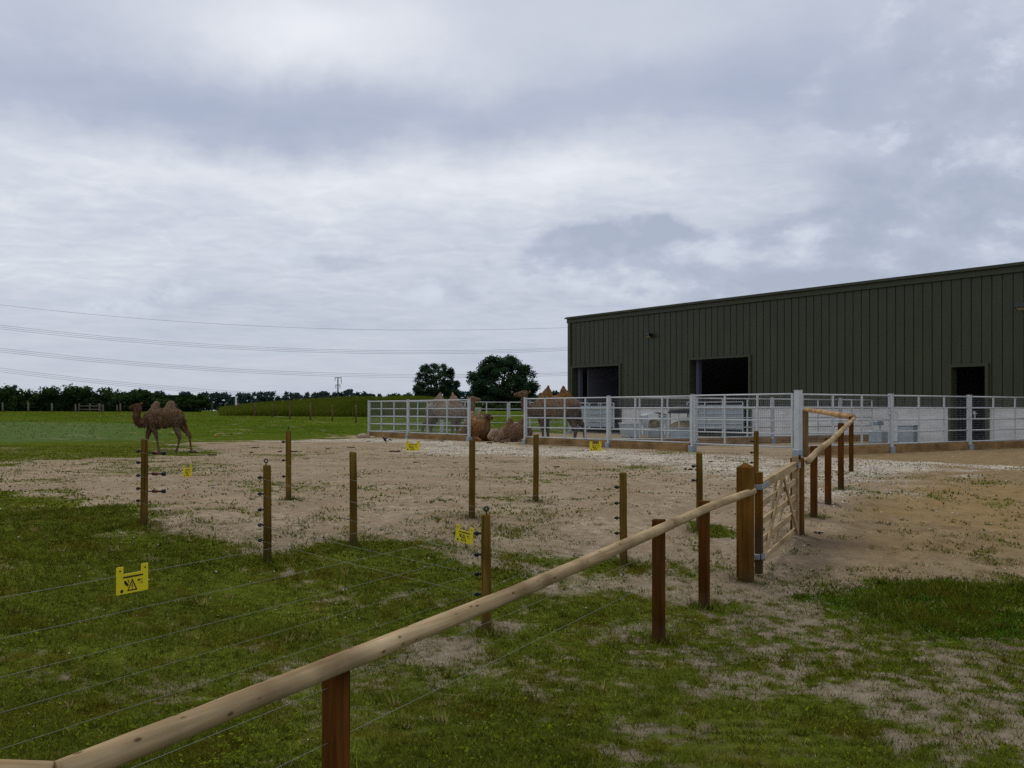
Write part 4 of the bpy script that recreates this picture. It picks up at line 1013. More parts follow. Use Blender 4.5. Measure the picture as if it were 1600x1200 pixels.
# walking young camel ------------------------------------------------
DK = (.12, .055, .024); BR_ = (.19, .105, .05); LT = (.31, .20, .11); LEG = (.16, .105, .062); SH = (.24, .19, .13)
w = lambda pts, y=0.0: U(pts, .002, 640, 1062, y)
walk = [
 (BR_, w([(470, 560, 55, 40), (510, 540, 100, 62), (560, 522, 132, 86), (630, 520, 142, 106), (710, 512, 150, 116), (800, 505, 145, 116), (880, 482, 126, 106), (960, 475, 108, 95), (1030, 485, 88, 75), (1075, 500, 42, 42)])),
 (LT, w([(615, 420, 105, 74), (632, 345, 74, 52), (643, 285, 52, 34), (650, 243, 22, 16)])),
 (LT, w([(875, 410, 120, 82), (875, 330, 84, 56), (872, 275, 60, 38), (868, 232, 26, 18)])),
 (DK, w([(520, 545, 95, 58), (440, 585, 72, 46), (370, 580, 66, 40), (325, 520, 62, 37), (325, 440, 58, 35), (345, 370, 58, 36), (362, 325, 46, 34)])),
 (DK, w([(385, 332, 44, 34), (340, 325, 46, 36), (290, 332, 38, 30), (245, 345, 32, 24), (215, 352, 28, 21), (198, 355, 14, 12)])),
 (LEG, w([(600, 600, 78, 50), (618, 690, 48, 38), (648, 765, 38, 34), (672, 870, 23, 22), (688, 960, 19, 19), (696, 1020, 24, 22), (690, 1050, 22, 30), (668, 1052, 12, 24)], -48)),
 (BR_, w([(540, 600, 74, 46), (520, 690, 50, 38), (492, 780, 37, 33), (470, 880, 23, 22), (450, 970, 19, 19), (438, 1025, 24, 22), (428, 1050, 22, 30), (408, 1052, 12, 24)], 48)),
 (LEG, w([(995, 500, 88, 52), (982, 600, 78, 46), (990, 690, 52, 38), (1018, 780, 36, 30), (1032, 835, 30, 26), (1016, 930, 20, 20), (990, 1015, 22, 22), (975, 1050, 22, 30), (950, 1052, 12, 24)], -45)),
 (BR_, w([(1035, 540, 76, 46), (1058, 640, 62, 40), (1105, 725, 42, 32), (1165, 795, 32, 26), (1172, 880, 20, 20), (1184, 970, 19, 19), (1192, 1030, 22, 22), (1182, 1052, 22, 28), (1160, 1054, 12, 22)], 45)),
 (DK, w([(1072, 455, 20, 18), (1090, 530, 15, 14), (1110, 600, 13, 12), (1135, 660, 17, 14), (1152, 705, 8, 8)])),
]
K = .002
ear = lambda x, z, s, k, ox, oz: [((x - ox) * k, s * 22 * k, (oz - z) * k), ((x + 10 - ox) * k, s * 34 * k, (oz - z + 22) * k), ((x + 14 - ox) * k, s * 40 * k, (oz - z + 42) * k)]
camel('dark brown young camel walking across the grass on the left', (-11.12, 32.0, 0.0), 0.0, .97, walk, ((318 - 640) * K, .066, (1062 - 322) * K), [ear(392, 305, s, K, 640, 1062) for s in (-1, 1)])
# standing adults -----------------------------------------------------
def standing(body, hump, neck, leg, tip):
    w = lambda pts, y=0.0: U(pts, .0024, 700, 1000, y)
    return [
     (body, w([(350, 470, 60, 50), (400, 460, 120, 75), (480, 450, 160, 105), (580, 445, 172, 120), (700, 440, 178, 130), (800, 435, 172, 128), (900, 425, 150, 115), (980, 425, 125, 98), (1050, 440, 90, 75), (1085, 460, 40, 40)])),
     (hump, w([(560, 370, 165, 95), (566, 300, 140, 78), (574, 235, 92, 56), (582, 180, 52, 36), (586, 145, 30, 24)])), (tip, w([(583, 165, 28, 24), (588, 130, 24, 22), (592, 100, 12, 12)])),
     (hump, w([(855, 370, 165, 95), (850, 300, 140, 80), (843, 235, 95, 58), (836, 180, 54, 38), (833, 145, 32, 26)])), (tip, w([(836, 165, 30, 26), (832, 130, 25, 22), (828, 104, 12, 12)])),
     (neck, w([(410, 470, 120, 70), (330, 510, 88, 55), (262, 490, 76, 46), (228, 420, 70, 42), (215, 340, 62, 38), (215, 280, 54, 36), (222, 245, 40, 34)])),
     (neck, w([(262, 240, 44, 38), (210, 228, 50, 42), (150, 236, 42, 34), (95, 246, 36, 28), (55, 252, 32, 25), (34, 256, 15, 14)])),
     (leg, w([(470, 540, 92, 56), (480, 640, 58, 44), (492, 730, 46, 40), (500, 820, 28, 27), (505, 920, 24, 24), (506, 965, 30, 28), (498, 990, 26, 36), (470, 993, 14, 28)], -62)),
     (leg, w([(540, 540, 88, 54), (560, 640, 56, 44), (575, 730, 45, 39), (585, 820, 28, 27), (592, 920, 24, 24), (594, 965, 30, 28), (586, 990, 26, 36), (558, 993, 14, 28)], 62)),
     (leg, w([(960, 450, 110, 64), (955, 560, 95, 58), (970, 660, 62, 46), (1005, 750, 44, 36), (1022, 800, 36, 32), (1012, 890, 25, 25), (1000, 962, 28, 27), (990, 990, 26, 36), (962, 993, 14, 28)], -58)),
     (leg, w([(1000, 470, 100, 58), (1030, 580, 80, 50), (1090, 670, 54, 40), (1155, 740, 40, 33), (1168, 800, 28, 27), (1178, 890, 24, 24), (1190, 962, 28, 27), (1180, 990, 26, 36), (1152, 993, 14, 28)], 58)),
     (neck, w([(1080, 420, 24, 22), (1108, 520, 18, 17), (1118, 610, 16, 15), (1128, 680, 20, 17), (1130, 730, 8, 8)])),
    ]
RB = (.26, .165, .09); RN = (.16, .095, .055); OR = (.27, .135, .045)
K = .0024
camel('tall brown camel standing behind the pen panel beside the barn, dark knobs on its humps', (1.78, 42.2, 0.0), 0.06, 1.08, standing(RB, OR, RN, (.11, .075, .05), (.09, .05, .03)), ((168 - 700) * K, .1, (1000 - 222) * K), [ear(285, 225, s, K, 700, 1000) for s in (-1, 1)])
PB = (.46, .39, .31)
camel('pale grey camel standing behind the left pen panels, head over the open gap', (-3.05, 48.0, 0.0), PI - .05, 1.0, standing(PB, (.42, .31, .21), (.26, .16, .095), (.26, .21, .16), (.38, .26, .17)), ((168 - 700) * K, .1, (1000 - 222) * K), [ear(285, 225, s, K, 700, 1000) for s in (-1, 1)])
# lying camels --------------------------------------------------------
def lying(body, hump, neck, head, headlow):
    w = lambda pts, y=0.0: U(pts, .0022, 640, 600, y)
    c = [
     (body, w([(330, 420, 60, 55), (390, 400, 130, 95), (480, 385, 180, 135), (600, 380, 196, 160), (720, 380, 196, 165), (830, 390, 185, 150), (920, 410, 150, 125), (985, 440, 100, 90), (1015, 460, 45, 45)])),
     (hump, w([(520, 280, 120, 80), (520, 190, 84, 60), (515, 120, 46, 36), (505, 75, 16, 14)])),
     (hump, w([(800, 280, 125, 82), (805, 190, 88, 62), (815, 125, 48, 38), (830, 85, 16, 14)])),
     (neck if 0 else body, w([(470, 560, 60, 60), (380, 570, 44, 44), (290, 580, 34, 34), (230, 584, 20, 24)], -110)), (body, w([(470, 560, 60, 60), (380, 570, 44, 44), (290, 580, 34, 34), (230, 584, 20, 24)], 110)),
     (body, w([(900, 470, 120, 70), (800, 520, 80, 60), (700, 570, 44, 44), (620, 582, 24, 28)], -140)), (body, w([(900, 470, 120, 70), (800, 520, 80, 60), (700, 570, 44, 44), (620, 582, 24, 28)], 140)),
    ]
    if headlow:
        c += [(neck, w([(390, 420, 125, 85), (310, 420, 105, 72), (240, 400, 90, 62), (190, 380, 76, 56), (150, 375, 62, 52)])),
              (head, w([(210, 370, 66, 58), (150, 375, 70, 60), (100, 410, 58, 50), (60, 455, 46, 40), (36, 490, 38, 34), (24, 508, 16, 16)])),
              (neck, w([(250, 470, 90, 60), (200, 530, 70, 55), (170, 580, 40, 40)]))]
    else:
        c += [(neck, w([(400, 420, 120, 80), (320, 440, 84, 60), (250, 400, 74, 50), (215, 320, 66, 44), (205, 240, 58, 40), (212, 190, 46, 38)])),
              (head, w([(250, 180, 46, 40), (200, 172, 52, 44), (140, 182, 42, 35), (85, 194, 36, 29), (45, 202, 32, 26), (25, 206, 15, 14)]))]
    return c
K = .0022
camel('shaggy orange-brown camel lying end-on in the open gap of the pen', (-1.52, 44.0, 0.0), 2.05, 1.12, lying((.34, .155, .045), (.46, .30, .15), (.20, .11, .055), (.08, .045, .028), False), ((158 - 640) * K, .09, (600 - 168) * K), [ear(270, 160, s, K, 640, 600) for s in (-1, 1)])
camel('pale tan camel lying in the open gap of the pen with its head lowered', (.12, 42.6, -.03), .45, .90, lying((.29, .17, .10), (.27, .155, .09), (.42, .30, .18), (.50, .38, .25), True), ((140 - 640) * K, .12, (600 - 350) * K), [ear(215, 330, s, K, 640, 600) for s in (-1, 1)])

# ------------------------------------------------------------------ small things on the ground
def clod(x, y, r, label, name='dung_clod', m='dung', cat='dung', group='dark dung clods on the sand paddock'):
    mb = MB()
    r *= .8
    for i in range(7): q = random.uniform(.2, .5); mb.ball((random.gauss(0, .55) * r, random.gauss(0, .35) * r, r * .08), (r * q, r * q * .8, r * q * .55), 7, 5, .3)
    o = mb.build(name, M[m], None, False); o.location = (x, y, tz(x, y)); o.rotation_euler.z = random.uniform(0, 6)
    return tag(o, label, cat, group)
for (x, y, r) in ((-7.3, 32, .12), (-6.12, 34.1, .14), (-3.64, 32, .2), (-6.0, 42.7, .12), (-2.93, 42.7, .16), (-1.37, 25, .10), (-.16, 16.9, .07), (-2.34, 29.3, .12), (-2.37, 25.3, .10), (-2.05, 12.6, .07),
                  (-8.83, 35.3, .16), (-6.76, 32, .14), (-5.39, 27, .12), (-1.22, 32.5, .16), (-.69, 27.7, .10), (-.77, 22.5, .08), (1.02, 23.3, .09), (2.68, 27.7, .09), (4.96, 25.6, .10), (3.9, 22.3, .12), (4.55, 22, .08), (-1.83, 29.3, .1), (-3.84, 29.3, .1), (-3.29, 13.9, .06), (-8.6, 29.3, .2), (-9.75, 31.5, .22), (-7.9, 31.0, .16), (-5.6, 35.5, .15), (-.9, 40.5, .18), (-.4, 40.9, .14)):
    clod(x, y, r, 'dark dung clod lying on the bare sand of the paddock')
o = MB().ball((0, 0, .0), (.34, .3, .24), 14, 8, .14).ball((.3, .1, -.03), (.3, .25, .14), 12, 7, .15).build('soil_heap', M['soil'], None, True); o.location = (-6.95, 47.9, 0)
tag(o, 'small heaped mound of pale soil beside the end post of the pen', 'soil heap')
o = clod(3.93, 13.1, .07, 'dark lump of rope lying on the bare soil beside the latch post', 'rope_lump', 'black', 'rope', None)
t = thing('bird', 'small black and white bird on the sand below the leftmost pen panels', 'bird', (-5.04, 40.97, 0), .5)
MB().ball((0, 0, .13), (.11, .06, .075), 10, 8).ball((-.10, 0, .20), (.045, .04, .042), 8, 6).tube([(-.13, 0, .2), (-.175, 0, .19)], [.012, .003], 6).build('bird_body', M['black'], t, True)
MB().ball((.04, -.035, .12), (.075, .035, .05), 8, 6).ball((.02, 0, .085), (.07, .045, .04), 8, 6).build('white_feathers', M['white'], t, True)
MB().tube([(.09, 0, .14), (.26, 0, .10)], [.035, .02], 6).build('tail', M['black'], t, True)
for s in (-1, 1): MB().tube([(.0, s * .025, .07), (.0, s * .025, 0)], .006, 5).build('leg', M['black'], t)
o = MB().ball((0, 0, .06), .07, 12, 8).build('orange_ball', M['orange'], None, True); o.location = (-13.9, 48.05, tz(-13.9, 48.05)); tag(o, 'tiny orange ball lying in the green field behind the walking camel', 'ball')

# ------------------------------------------------------------------ field fences, pole, power lines
def field_post(px, d, top, label, m, r=.05, group='posts of the far field fence'):
    x = px * d; z = tz(x, d)
    t = thing('field_post', label, 'fence post', (x, d, z), 0, group)
    MB().tube([(0, 0, -.2), (.01, 0, top * .5), (.0, .0, top)], [r, r * .95, r * .85], 10).build('post_shaft', M[m], t, True)
FP = [(-.307, 150, 1.15), (-.293, 140, 1.2), (-.28, 105, 1.0), (-.2675, 86, 1.05), (-.251, 82.5, 1.1), (-.234, 78, 1.1), (-.217, 74.5, 1.25), (-.197, 72.5, 1.2), (-.1755, 70.5, 1.15), (-.1525, 67.5, 1.2)]
for i, (k, d, h) in enumerate(FP):
    field_post(k, d, h, 'brown post in the row along the far field, ' + ('left end', 'second from its left end', 'third from its left end', 'fourth from its left end', 'fifth from its left end', 'fifth from its right end', 'fourth from its right end', 'third from its right end', 'second from its right end', 'nearest the pen')[i], 'oldpost', .075 if d > 80 else .06)
ordn = ['first', 'second', 'third', 'fourth', 'fifth', 'sixth', 'seventh', 'eighth', 'ninth']
for i, px in enumerate((4, 44, 81, 118, 155, 161, 183, 188)):
    k = (px - 800) / 1600; field_post(k, 104, (.95, 1.05, .9, .85, .9, .8, .8, .95)[i], f'pale weathered post in front of the dark hedge, {ordn[i]} from the left', 'greypost', .09, 'posts in front of the hedge')
def rail_fence():
    x0, x1 = -.425 * 104, -.404 * 104
    t = thing('rail_fence', 'short grey post and rail fence in front of the dark hedge', 'fence', (x0, 104.5, tz(x0, 104.5)))
    for z in (.3, .65): MB().box(((x1 - x0) / 2, 0, z), (x1 - x0, .06, .11)).build('rail', M['greypost'], t)
    for x in (0, (x1 - x0) / 2, x1 - x0): MB().box((x, .06, .4), (.12, .1, 1.0)).build('post', M['greypost'], t)
rail_fence()
t = thing('marker_post', 'thin white marker post standing far off near the grass bank', 'post', (-.2695 * 96, 96, tz(-.2695 * 96, 96)))
MB().box((0, 0, .8), (.14, .14, 1.75), 0, .01).build('post_shaft', M['white'], t); MB().box((.32, 0, .45), (.4, .1, .3)).build('red_box', M['red'], t)
def utility_pole():
    d = 380; x = -.17 * d
    t = thing('utility_pole', 'dark wooden utility pole with crossarms standing above the far trees', 'utility pole', (x, d, 1.3))
    MB().tube([(0, 0, -1), (0, 0, 12.4)], [.3, .22], 10).build('pole_shaft', M['pole'], t, True)
    MB().box((.1, 0, 12.3), (2.6, .25, .25)).build('crossarm', M['pole'], t); MB().box((0, 0, 9.6), (1.8, .25, .22)).build('crossarm', M['pole'], t)
    for xx, z in ((-1.1, 12.3), (1.2, 12.3), (-.8, 9.6), (.8, 9.6), (1.3, 11.4)):
        MB().tube([(xx, 0, z - .1), (xx * .95, 0, z - 1.3)], .11, 6).build('insulator', M['pole'], t, True)
utility_pole()
def power_line(ys, off, label, r, grp):
    """conductor of a high-voltage span; ys = heights over the eye, given as slopes at four bearings"""
    b = np.array([-.5, -.294, -.1125, .055]); c = np.polyfit(b, np.array(ys), 3 if False else 2)
    pts = []
    for k in np.linspace(-.72, .16, 40):
        d = 300 + 160 * (k + .5)
        pts.append((k * d, d, CZ + d * (np.polyval(c, k)) + off))
    o = MB().tube(pts, r, 5).build('power_line', M['cable'], None, True); tag(o, label, 'power line', grp)
sl = lambda *y: [(642 - v) / 1600 for v in y]
power_line(sl(476, 506, 515, 512), 0, 'uppermost single thin overhead wire across the sky', .035, 'overhead power lines')
for nm, ys in (('upper', sl(511, 540, 551, 545)), ('middle', sl(547, 576, 588, 584)), ('lowest', sl(578, 611, 625, 622))):
    for j, off in enumerate((0, .55, -.55)):
        power_line(ys, off, f'{("middle", "top", "bottom")[j]} strand of the {nm} bundle of overhead power lines', .036, 'overhead power lines')

# ------------------------------------------------------------------ trees, hedges, bank
def leaf_cloud(name, centers, radii, per, size, m, parent=None, squash=.8, hollow=.35):
    """many leaf faces spread through clumps"""
    V = []; T = []
    C = np.array(centers); R = np.array(radii)
    for c, r in zip(C, R):
        n = int(per * (r / R.mean()) ** 2)
        u = rng.normal(size=(n, 3)); u /= np.linalg.norm(u, axis=1, keepdims=True)
        rad = r * (hollow + (1 - hollow) * rng.random(n) ** .6) * (1 + .2 * rng.normal(size=n))
        p = c + u * rad[:, None] * np.array([1, 1, squash])
        a = rng.normal(size=(n, 3)); a /= np.linalg.norm(a, axis=1, keepdims=True)
        b = np.cross(a, rng.normal(size=(n, 3))); b /= np.linalg.norm(b, axis=1, keepdims=True)
        s = size * (.6 + .8 * rng.random(n))[:, None]
        V.append(np.stack([p - a * s, p - b * s * .5, p + a * s, p + b * s * .5], 1).reshape(-1, 3))
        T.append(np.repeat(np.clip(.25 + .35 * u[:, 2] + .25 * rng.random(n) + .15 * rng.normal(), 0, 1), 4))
    V = np.concatenate(V)
    return np_mesh(name, V, np.arange(len(V)).reshape(-1, 4), m, parent, {'tint': np.concatenate(T)})
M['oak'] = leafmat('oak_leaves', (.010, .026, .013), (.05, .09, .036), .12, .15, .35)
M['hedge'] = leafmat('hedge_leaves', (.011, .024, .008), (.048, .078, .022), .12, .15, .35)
M['fartree'] = leafmat('distant_hazed_leaves', (.022, .046, .04), (.05, .085, .068), .1, .05)  # aerial haze baked into the leaf colour, paler and bluer
M['hazetree'] = leafmat('hazy_leaves', (.02, .045, .055), (.045, .085, .09), .1, .05)  # bluer still: distance haze mixed into the base colour
M['bank'] = leafmat('bank_grass', (.065, .095, .006), (.21, .24, .03), .2, .1, .7)
def oak(k, d, W, H, label, seed, lean=0.0):
    global rng
    rng_keep = rng; rng = np.random.default_rng(seed); random.seed(seed)
    x = k * d; z0 = 1.3
    t = thing('oak_tree', label, 'tree', (x, d, z0))
    mb = MB(); th = H * .22
    mb.tube([(0, 0, -.5), (0, 0, th * .5), (lean, 0, th * 1.3), (lean * 1.2, 0, H * .6)], [H * .055, H * .042, H * .034, H * .012], 10)
    cs = []; rs = []
    for i in range(11):
        a = rng.random() * 2 * PI; el = rng.random() * .9 + .15
        e = Vector((math.cos(a) * W * .40 * math.cos(el), math.sin(a) * W * .40 * math.cos(el), H * (.36 + .5 * math.sin(el))))
        mb.tube([(lean, 0, th * (1 + .35 * rng.random())), (e.x * .5, e.y * .5, th * 1.2 + (e.z - th) * .45), e], [H * .017, H * .010, H * .004], 6)
    mb.build('trunk', M['bark'], t, True)
    n = 235
    for i in range(n):
        u = rng.normal(size=3); u /= np.linalg.norm(u); q = .5 + .5 * rng.random() ** .5
        cz = .40 * H; ux = np.sign(u[:2]) * np.abs(u[:2]) ** .85; p = np.array([ux[0] * W * .45 * q, ux[1] * W * .45 * q, cz + (u[2] * H * (.55 if u[2] > 0 else .30)) * q])
        if p[2] < H * .10: continue
        cs.append(p); rs.append(W * (.042 + .042 * rng.random()))
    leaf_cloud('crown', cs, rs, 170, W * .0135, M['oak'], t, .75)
    rng = rng_keep
oak(-.0735, 230, 11.6, 11.3, 'smaller dark oak tree on the skyline, left of its larger neighbour', 4)
oak(-.0095, 205, 15.2, 11.6, 'large broad dark oak tree on the skyline left of the barn', 9)
def hedge():
    t = thing('hedge', 'long dark hedge along the far left side of the green field', 'hedge', (-55, 118, 1.2))
    cs = []; rs = []
    x = -48.0
    while x < 19:
        top = 2.65 + .7 * (float(vnoise(np.array([x * .22]), np.array([0.]), seed=5)[0]) - .5)
        if x > 12: top *= max(.35, 1 - (x - 12) / 11)
        for k in range(4):
            cs.append((x + random.uniform(-.5, .5), random.uniform(-1.2, 1.2), random.uniform(.25, top - .4))); rs.append(random.uniform(.5, .85))
        x += .55
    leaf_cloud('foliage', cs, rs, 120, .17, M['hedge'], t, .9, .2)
    MB().box((-14.5, 0, .8), (66, .9, 2.2)).build('inner_growth', M['hedge'], t)
    mb = MB()
    for i in range(24): mb.tube([(-48 + i * 2.8, 0, -.4), (-48 + i * 2.8 + random.uniform(-.4, .4), 0, 1.8)], [.09, .04], 6)
    mb.build('stems', M['bark'], t)
hedge()
def tree(px, top, d, wpx, label, m, name='tree', trunk=.3, grp=None, n=34, base=640):
    k = (px - 800) / 1600; x = k * d; W = wpx / 1600 * d; z0 = 1.25; H = (642 - top) / 1600 * d + CZ - z0
    t = thing(name, label, 'tree' if name == 'tree' else 'bush', (x, d, z0), 0, grp)
    MB().tube([(0, 0, -.5), (0, 0, H * .5), (.1, 0, H * .8)], [H * .04, H * .028, H * .01], 8).build('trunk', M['bark'], t, True)
    cs = []; rs = []
    for i in range(n):
        u = rng.normal(size=3); u /= np.linalg.norm(u); q = .5 + .5 * rng.random()
        cz = H * (trunk + 1) / 2; p = np.array([u[0] * W * .4 * q, u[1] * W * .4 * q, cz + u[2] * H * (1 - trunk) * .42 * q])
        cs.append(p); rs.append(min(W, H) * (.10 + .07 * rng.random()))
    leaf_cloud('crown', cs, rs, 110, min(W, H) * .035, M[m], t, .8)
tree(313, 615, 112, 46, 'rounded dark bush at the right end of the hedge', 'hedge', 'bush', .02, None, 60)
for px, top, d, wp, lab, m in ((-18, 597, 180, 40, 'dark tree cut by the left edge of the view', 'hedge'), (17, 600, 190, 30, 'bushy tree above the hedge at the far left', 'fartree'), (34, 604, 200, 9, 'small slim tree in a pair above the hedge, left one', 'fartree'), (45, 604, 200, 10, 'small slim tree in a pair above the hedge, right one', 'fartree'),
                               (84, 605, 150, 16, 'small tree rising from the hedge, left of the broader one', 'hedge'), (112, 605, 150, 34, 'broad low tree rising from the hedge', 'hedge'), (215, 606, 210, 24, 'umbrella shaped tree above the hedge, left of the walking camel', 'fartree'), (287, 609, 240, 28, 'hazy blue-green tree above the hedge, right of the walking camel', 'hazetree')):
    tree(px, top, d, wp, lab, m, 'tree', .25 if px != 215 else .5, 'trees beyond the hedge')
def treeline():
    cs = []; rs = []
    for k in np.arange(-.56, .30, .0022):
        px = 800 + 1600 * k; d = 420 + 30 * math.sin(px * .01)
        y = 615 + 2.5 * math.sin(px * .021) + 4.5 * (float(vnoise(np.array([px * .055]), np.array([1.]), seed=14)[0]) - .5) * 2
        if px < 470: y += (470 - px) * .008
        top = (642 - y) / 1600 * d + CZ - 1.3
        for z in np.arange(1.0, top - .4, 1.3):
            cs.append((k * d + random.uniform(-1, 1), d + random.uniform(-4, 4), 1.3 + z + random.uniform(-.5, .3))); rs.append(random.uniform(.9, 1.5))
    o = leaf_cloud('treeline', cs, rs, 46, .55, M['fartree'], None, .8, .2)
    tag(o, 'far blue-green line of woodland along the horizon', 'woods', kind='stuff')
treeline()
def bank():
    """low bank of tall grass behind the far fence posts"""
    n = 90000
    k = -.285 + .235 * rng.random(n); d = 84 + 26 * rng.random(n)
    x = k * d
    u = np.clip((k + .285) / .235, 0, 1)
    prof = np.interp(u, [0, .1, .3, .5, .75, .9, 1], [.1, .45, .85, 1.15, 1.35, 1.15, .9])
    bulge = np.sin(np.clip((d - 84) / 26, 0, 1) * PI) ** .7
    z = terr(x, d) + prof * bulge * (1 + .15 * (fbm(x * .5, d * .5, seed=6) - .5) * 2)
    h = .25 + .35 * rng.random(n); a = rng.random(n) * PI; w = .03 + .035 * rng.random(n)
    lx, ly = rng.normal(0, .12, n), rng.normal(0, .12, n)
    V = np.stack([np.c_[x - np.cos(a) * w, d - np.sin(a) * w, z - .1], np.c_[x + np.cos(a) * w, d + np.sin(a) * w, z - .1], np.c_[x + lx, d + ly, z + h]], 1).reshape(-1, 3)
    t = np.repeat(np.clip(fbm(x * .25, d * .25, seed=2) * .9 + .2 * rng.random(n) - .1, 0, 1), 3)
    o = np_mesh('tall_grass', V, np.arange(n * 3).reshape(-1, 3), M['bank'], None, {'tint': t}); tag(o, 'tall rough grass growing on the low bank beyond the field', 'grass', kind='stuff')
    gx, gy = np.meshgrid(np.linspace(-.30, -.03, 90), np.linspace(83, 111, 30)); X = gx * gy; uu = np.clip((gx + .285) / .235, 0, 1)
    Z = terr(X, gy) - .12 + np.interp(uu, [0, .1, .3, .5, .75, .9, 1], [.1, .45, .85, 1.15, 1.35, 1.15, .9]) * np.sin(np.clip((gy - 84) / 26, 0, 1) * PI) ** .7
    i = np.arange(X.size).reshape(X.shape); F = np.stack([i[:-1, :-1].ravel(), i[:-1, 1:].ravel(), i[1:, 1:].ravel(), i[1:, :-1].ravel()], 1)
    o = np_mesh('terrain_bank', np.c_[X.ravel(), gy.ravel(), Z.ravel()], F, plain('bank_soil', (.05, .065, .02), .95, .3, .5), None, None, True); tag(o, kind='structure')
    cs = []; rs = []
    for q in np.arange(-.11, .075, .0035):
        dd = 170; cs.append((q * dd, dd + random.uniform(-2, 2), 1.3 + random.uniform(.2, 1.0))); rs.append(random.uniform(.6, 1.0))
    o = leaf_cloud('field_hedge', cs, rs, 120, .2, M['hedge'], None, .9, .2); tag(o, 'low dark green hedge running below the two oak trees', 'hedge')
bank()

# ------------------------------------------------------------------ sky, sun, camera
W_ = bpy.data.worlds.new('World'); sc.world = W_; W_.use_nodes = True
nt = W_.node_tree; bg = nt.nodes['Background']
SUN_EL, SUN_AZ = math.radians(56), math.radians(-35)
sky = N(nt, 'ShaderNodeTexSky', sky_type='NISHITA'); sky.sun_disc = False; sky.sun_elevation = SUN_EL; sky.sun_rotation = SUN_AZ
sky.air_density = 1.0; sky.dust_density = 2.0
tc = N(nt, 'ShaderNodeTexCoord'); vec = tc.outputs['Generated']
sx = N(nt, 'ShaderNodeSeparateXYZ'); nt.links.new(vec, sx.inputs[0])
X, Y, Z = sx.outputs
zc = math_(nt, 'MAXIMUM', Z, .0)
az = math_(nt, 'ARCTAN2', X, Y); el = math_(nt, 'ARCSINE', Z)
# cloud-deck coordinates (a flat layer seen in perspective)
den = math_(nt, 'ADD', zc, .10)
cx = N(nt, 'ShaderNodeCombineXYZ'); nt.links.new(math_(nt, 'DIVIDE', X, den), cx.inputs[0]); nt.links.new(math_(nt, 'DIVIDE', Y, den), cx.inputs[1])
n1 = noise(nt, cx.outputs[0], .85, 7, .56, .4); n2 = noise(nt, cx.outputs[0], 2.6, 6, .6, .3); n3 = noise(nt, vec, 3.0, 6, .58, .2)
waz = math_(nt, 'ADD', az, math_(nt, 'MULTIPLY', math_(nt, 'SUBTRACT', n3, .5), .20))
wel = math_(nt, 'ADD', el, math_(nt, 'MULTIPLY', math_(nt, 'SUBTRACT', noise(nt, vec, 4.0, 6, .6), .5), .13))
def blob(px, py, sxp, syp, amp, sharp=False):
    a0 = math.atan((px - 800) / 1600); e0 = math.atan((642 - py) / 1600)
    u = math_(nt, 'DIVIDE', math_(nt, 'SUBTRACT', waz, a0), sxp / 1600); v = math_(nt, 'DIVIDE', math_(nt, 'SUBTRACT', wel, e0), syp / 1600)
    q = math_(nt, 'ADD', math_(nt, 'MULTIPLY', u, u), math_(nt, 'MULTIPLY', v, v))
    g = math_(nt, 'POWER', 2.718, math_(nt, 'MULTIPLY', math_(nt, 'MULTIPLY', q, q) if sharp else q, -1.0))
    return math_(nt, 'MULTIPLY', g, amp)
def shifted(v, off):
    m_ = N(nt, 'ShaderNodeVectorMath', operation='ADD'); nt.links.new(v, m_.inputs[0]); m_.inputs[1].default_value = off; return m_.outputs[0]
def val(x): return math_(nt, 'SUBTRACT', x, .5)
def scaled(v, k):
    m_ = N(nt, 'ShaderNodeVectorMath', operation='MULTIPLY'); nt.links.new(v, m_.inputs[0]); m_.inputs[1].default_value = k; return m_.outputs[0]
deck = cx.outputs[0]
n2b = noise(nt, shifted(deck, (-.05, .10, 0)), 2.6, 6, .6, .3)
n4 = noise(nt, deck, 6.5, 6, .62, .5); n4b = noise(nt, shifted(deck, (-.02, .05, 0)), 6.5, 6, .62, .5)
acc = math_(nt, 'MULTIPLY_ADD', val(n1), .34, .50)
acc = math_(nt, 'ADD', acc, math_(nt, 'MULTIPLY', val(n2), .30))
acc = math_(nt, 'ADD', acc, math_(nt, 'MULTIPLY', math_(nt, 'SUBTRACT', n2b, n2), .22))
low = math_(nt, 'POWER', 2.718, math_(nt, 'MULTIPLY', math_(nt, 'MULTIPLY', math_(nt, 'SUBTRACT', el, .15), math_(nt, 'SUBTRACT', el, .15)), -90.0))
tex = math_(nt, 'ADD', math_(nt, 'MULTIPLY', val(n4), .5), math_(nt, 'MULTIPLY', math_(nt, 'SUBTRACT', n4b, n4), .62))
acc = math_(nt, 'ADD', acc, math_(nt, 'MULTIPLY', tex, math_(nt, 'MULTIPLY_ADD', low, .6, .10)))
for bl in ((470, 40, 260, 80, .34), (560, 280, 520, 55, .26), (950, 260, 420, 80, .14), (300, 410, 450, 50, .14), (180, 185, 480, 62, -.25), (720, 165, 460, 56, -.15), (1250, 140, 300, 90, -.14), (60, 40, 200, 60, -.08),
           (1530, 330, 330, 150, -.10), (1500, 130, 220, 90, .05), (950, 20, 260, 60, .08), (-150, 330, 300, 200, .1), (250, 470, 350, 25, -.06)):
    acc = math_(nt, 'ADD', acc, blob(*bl))
ccol = ramp(nt, acc, [(.08, (3.5, 4.0, 5.4)), (.36, (4.6, 5.1, 6.35)), (.62, (6.25, 6.65, 7.5)), (.95, (8.9, 9.1, 9.5))])
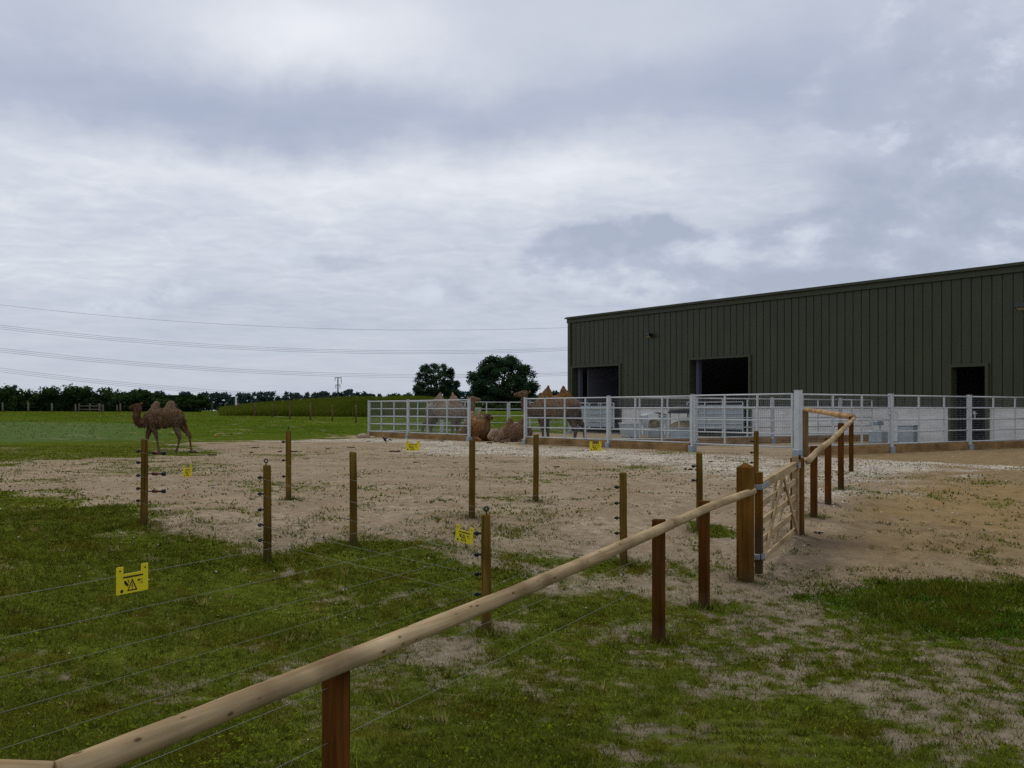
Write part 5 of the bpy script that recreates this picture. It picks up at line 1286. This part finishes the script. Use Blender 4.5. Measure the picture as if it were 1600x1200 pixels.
# heaped cloud masses with lit tops on the right
sq = scaled(vec, (1, 1, 1.7))
m1 = noise(nt, sq, 5.0, 9, .58, .15); m1b = noise(nt, shifted(sq, (-.02, 0, .035)), 5.0, 9, .58, .15)
mass = -.50
for bl in ((1240, 415, 440, 66, .78, True), (990, 425, 210, 56, .66, True), (1560, 330, 260, 125, .70, True), (1430, 170, 190, 62, .45, True), (660, 455, 90, 26, .46, True), (150, 452, 170, 26, .42, True), (470, 405, 170, 22, .36, True), (330, 480, 210, 20, .36, True), (1620, 60, 250, 60, .35, True)):
    mass = math_(nt, 'ADD', mass, blob(*bl))
mass = math_(nt, 'ADD', mass, math_(nt, 'MULTIPLY', val(m1), 1.5))
mk = math_(nt, 'MULTIPLY_ADD', mass, 3.2, .75, clamp=True)
lit = math_(nt, 'MULTIPLY_ADD', math_(nt, 'SUBTRACT', m1, m1b), 5.0, .36)
lit = math_(nt, 'ADD', lit, math_(nt, 'MULTIPLY', math_(nt, 'SUBTRACT', 1.0, math_(nt, 'MULTIPLY_ADD', mass, 1.6, .55, clamp=True)), .35))
mcol = ramp(nt, lit, [(.1, (3.9, 4.4, 5.6)), (.5, (4.6, 5.1, 6.3)), (.95, (6.5, 7.0, 8.0))])
ccol = mixc(nt, math_(nt, 'MULTIPLY', mk, .9), ccol, mcol)
haze = math_(nt, 'POWER', math_(nt, 'SUBTRACT', 1.0, zc, clamp=True), 16.0)
ccol = mixc(nt, math_(nt, 'MULTIPLY', haze, .55), ccol, (5.3, 5.95, 6.6))
up = math_(nt, 'MULTIPLY', math_(nt, 'SUBTRACT', Z, .42, clamp=True), 1.0)
ccol = mixc(nt, up, ccol, (7.0, 7.1, 7.6))
fin = mixc(nt, .95, sky.outputs[0], ccol)
nt.links.new(fin, bg.inputs['Color']); bg.inputs['Strength'].default_value = .1
sd = bpy.data.lights.new('sun', 'SUN'); sd.energy = .9; sd.angle = math.radians(22); sd.color = (1, .95, .87)
so = bpy.data.objects.new('sun', sd); COL.objects.link(so)
dirv = Vector((math.sin(SUN_AZ) * math.cos(SUN_EL), math.cos(SUN_AZ) * math.cos(SUN_EL), math.sin(SUN_EL)))
so.rotation_euler = (-dirv).to_track_quat('-Z', 'Y').to_euler()
cd = bpy.data.cameras.new('camera'); cd.sensor_width = 36; cd.lens = 36; cd.shift_y = 42 / 1600; cd.clip_start = .05; cd.clip_end = 6000
co_ = bpy.data.objects.new('camera', cd); COL.objects.link(co_); co_.location = (0, 0, CZ); co_.rotation_euler = (PI / 2, 0, 0)
sc.camera = co_
sc.view_settings.view_transform = 'Standard'; sc.view_settings.look = 'None'; sc.view_settings.exposure = 0
sc.render.engine = 'CYCLES'; sc.cycles.use_denoising = False
sc.cycles.max_bounces = 6; sc.cycles.diffuse_bounces = 3; sc.cycles.transparent_max_bounces = 4
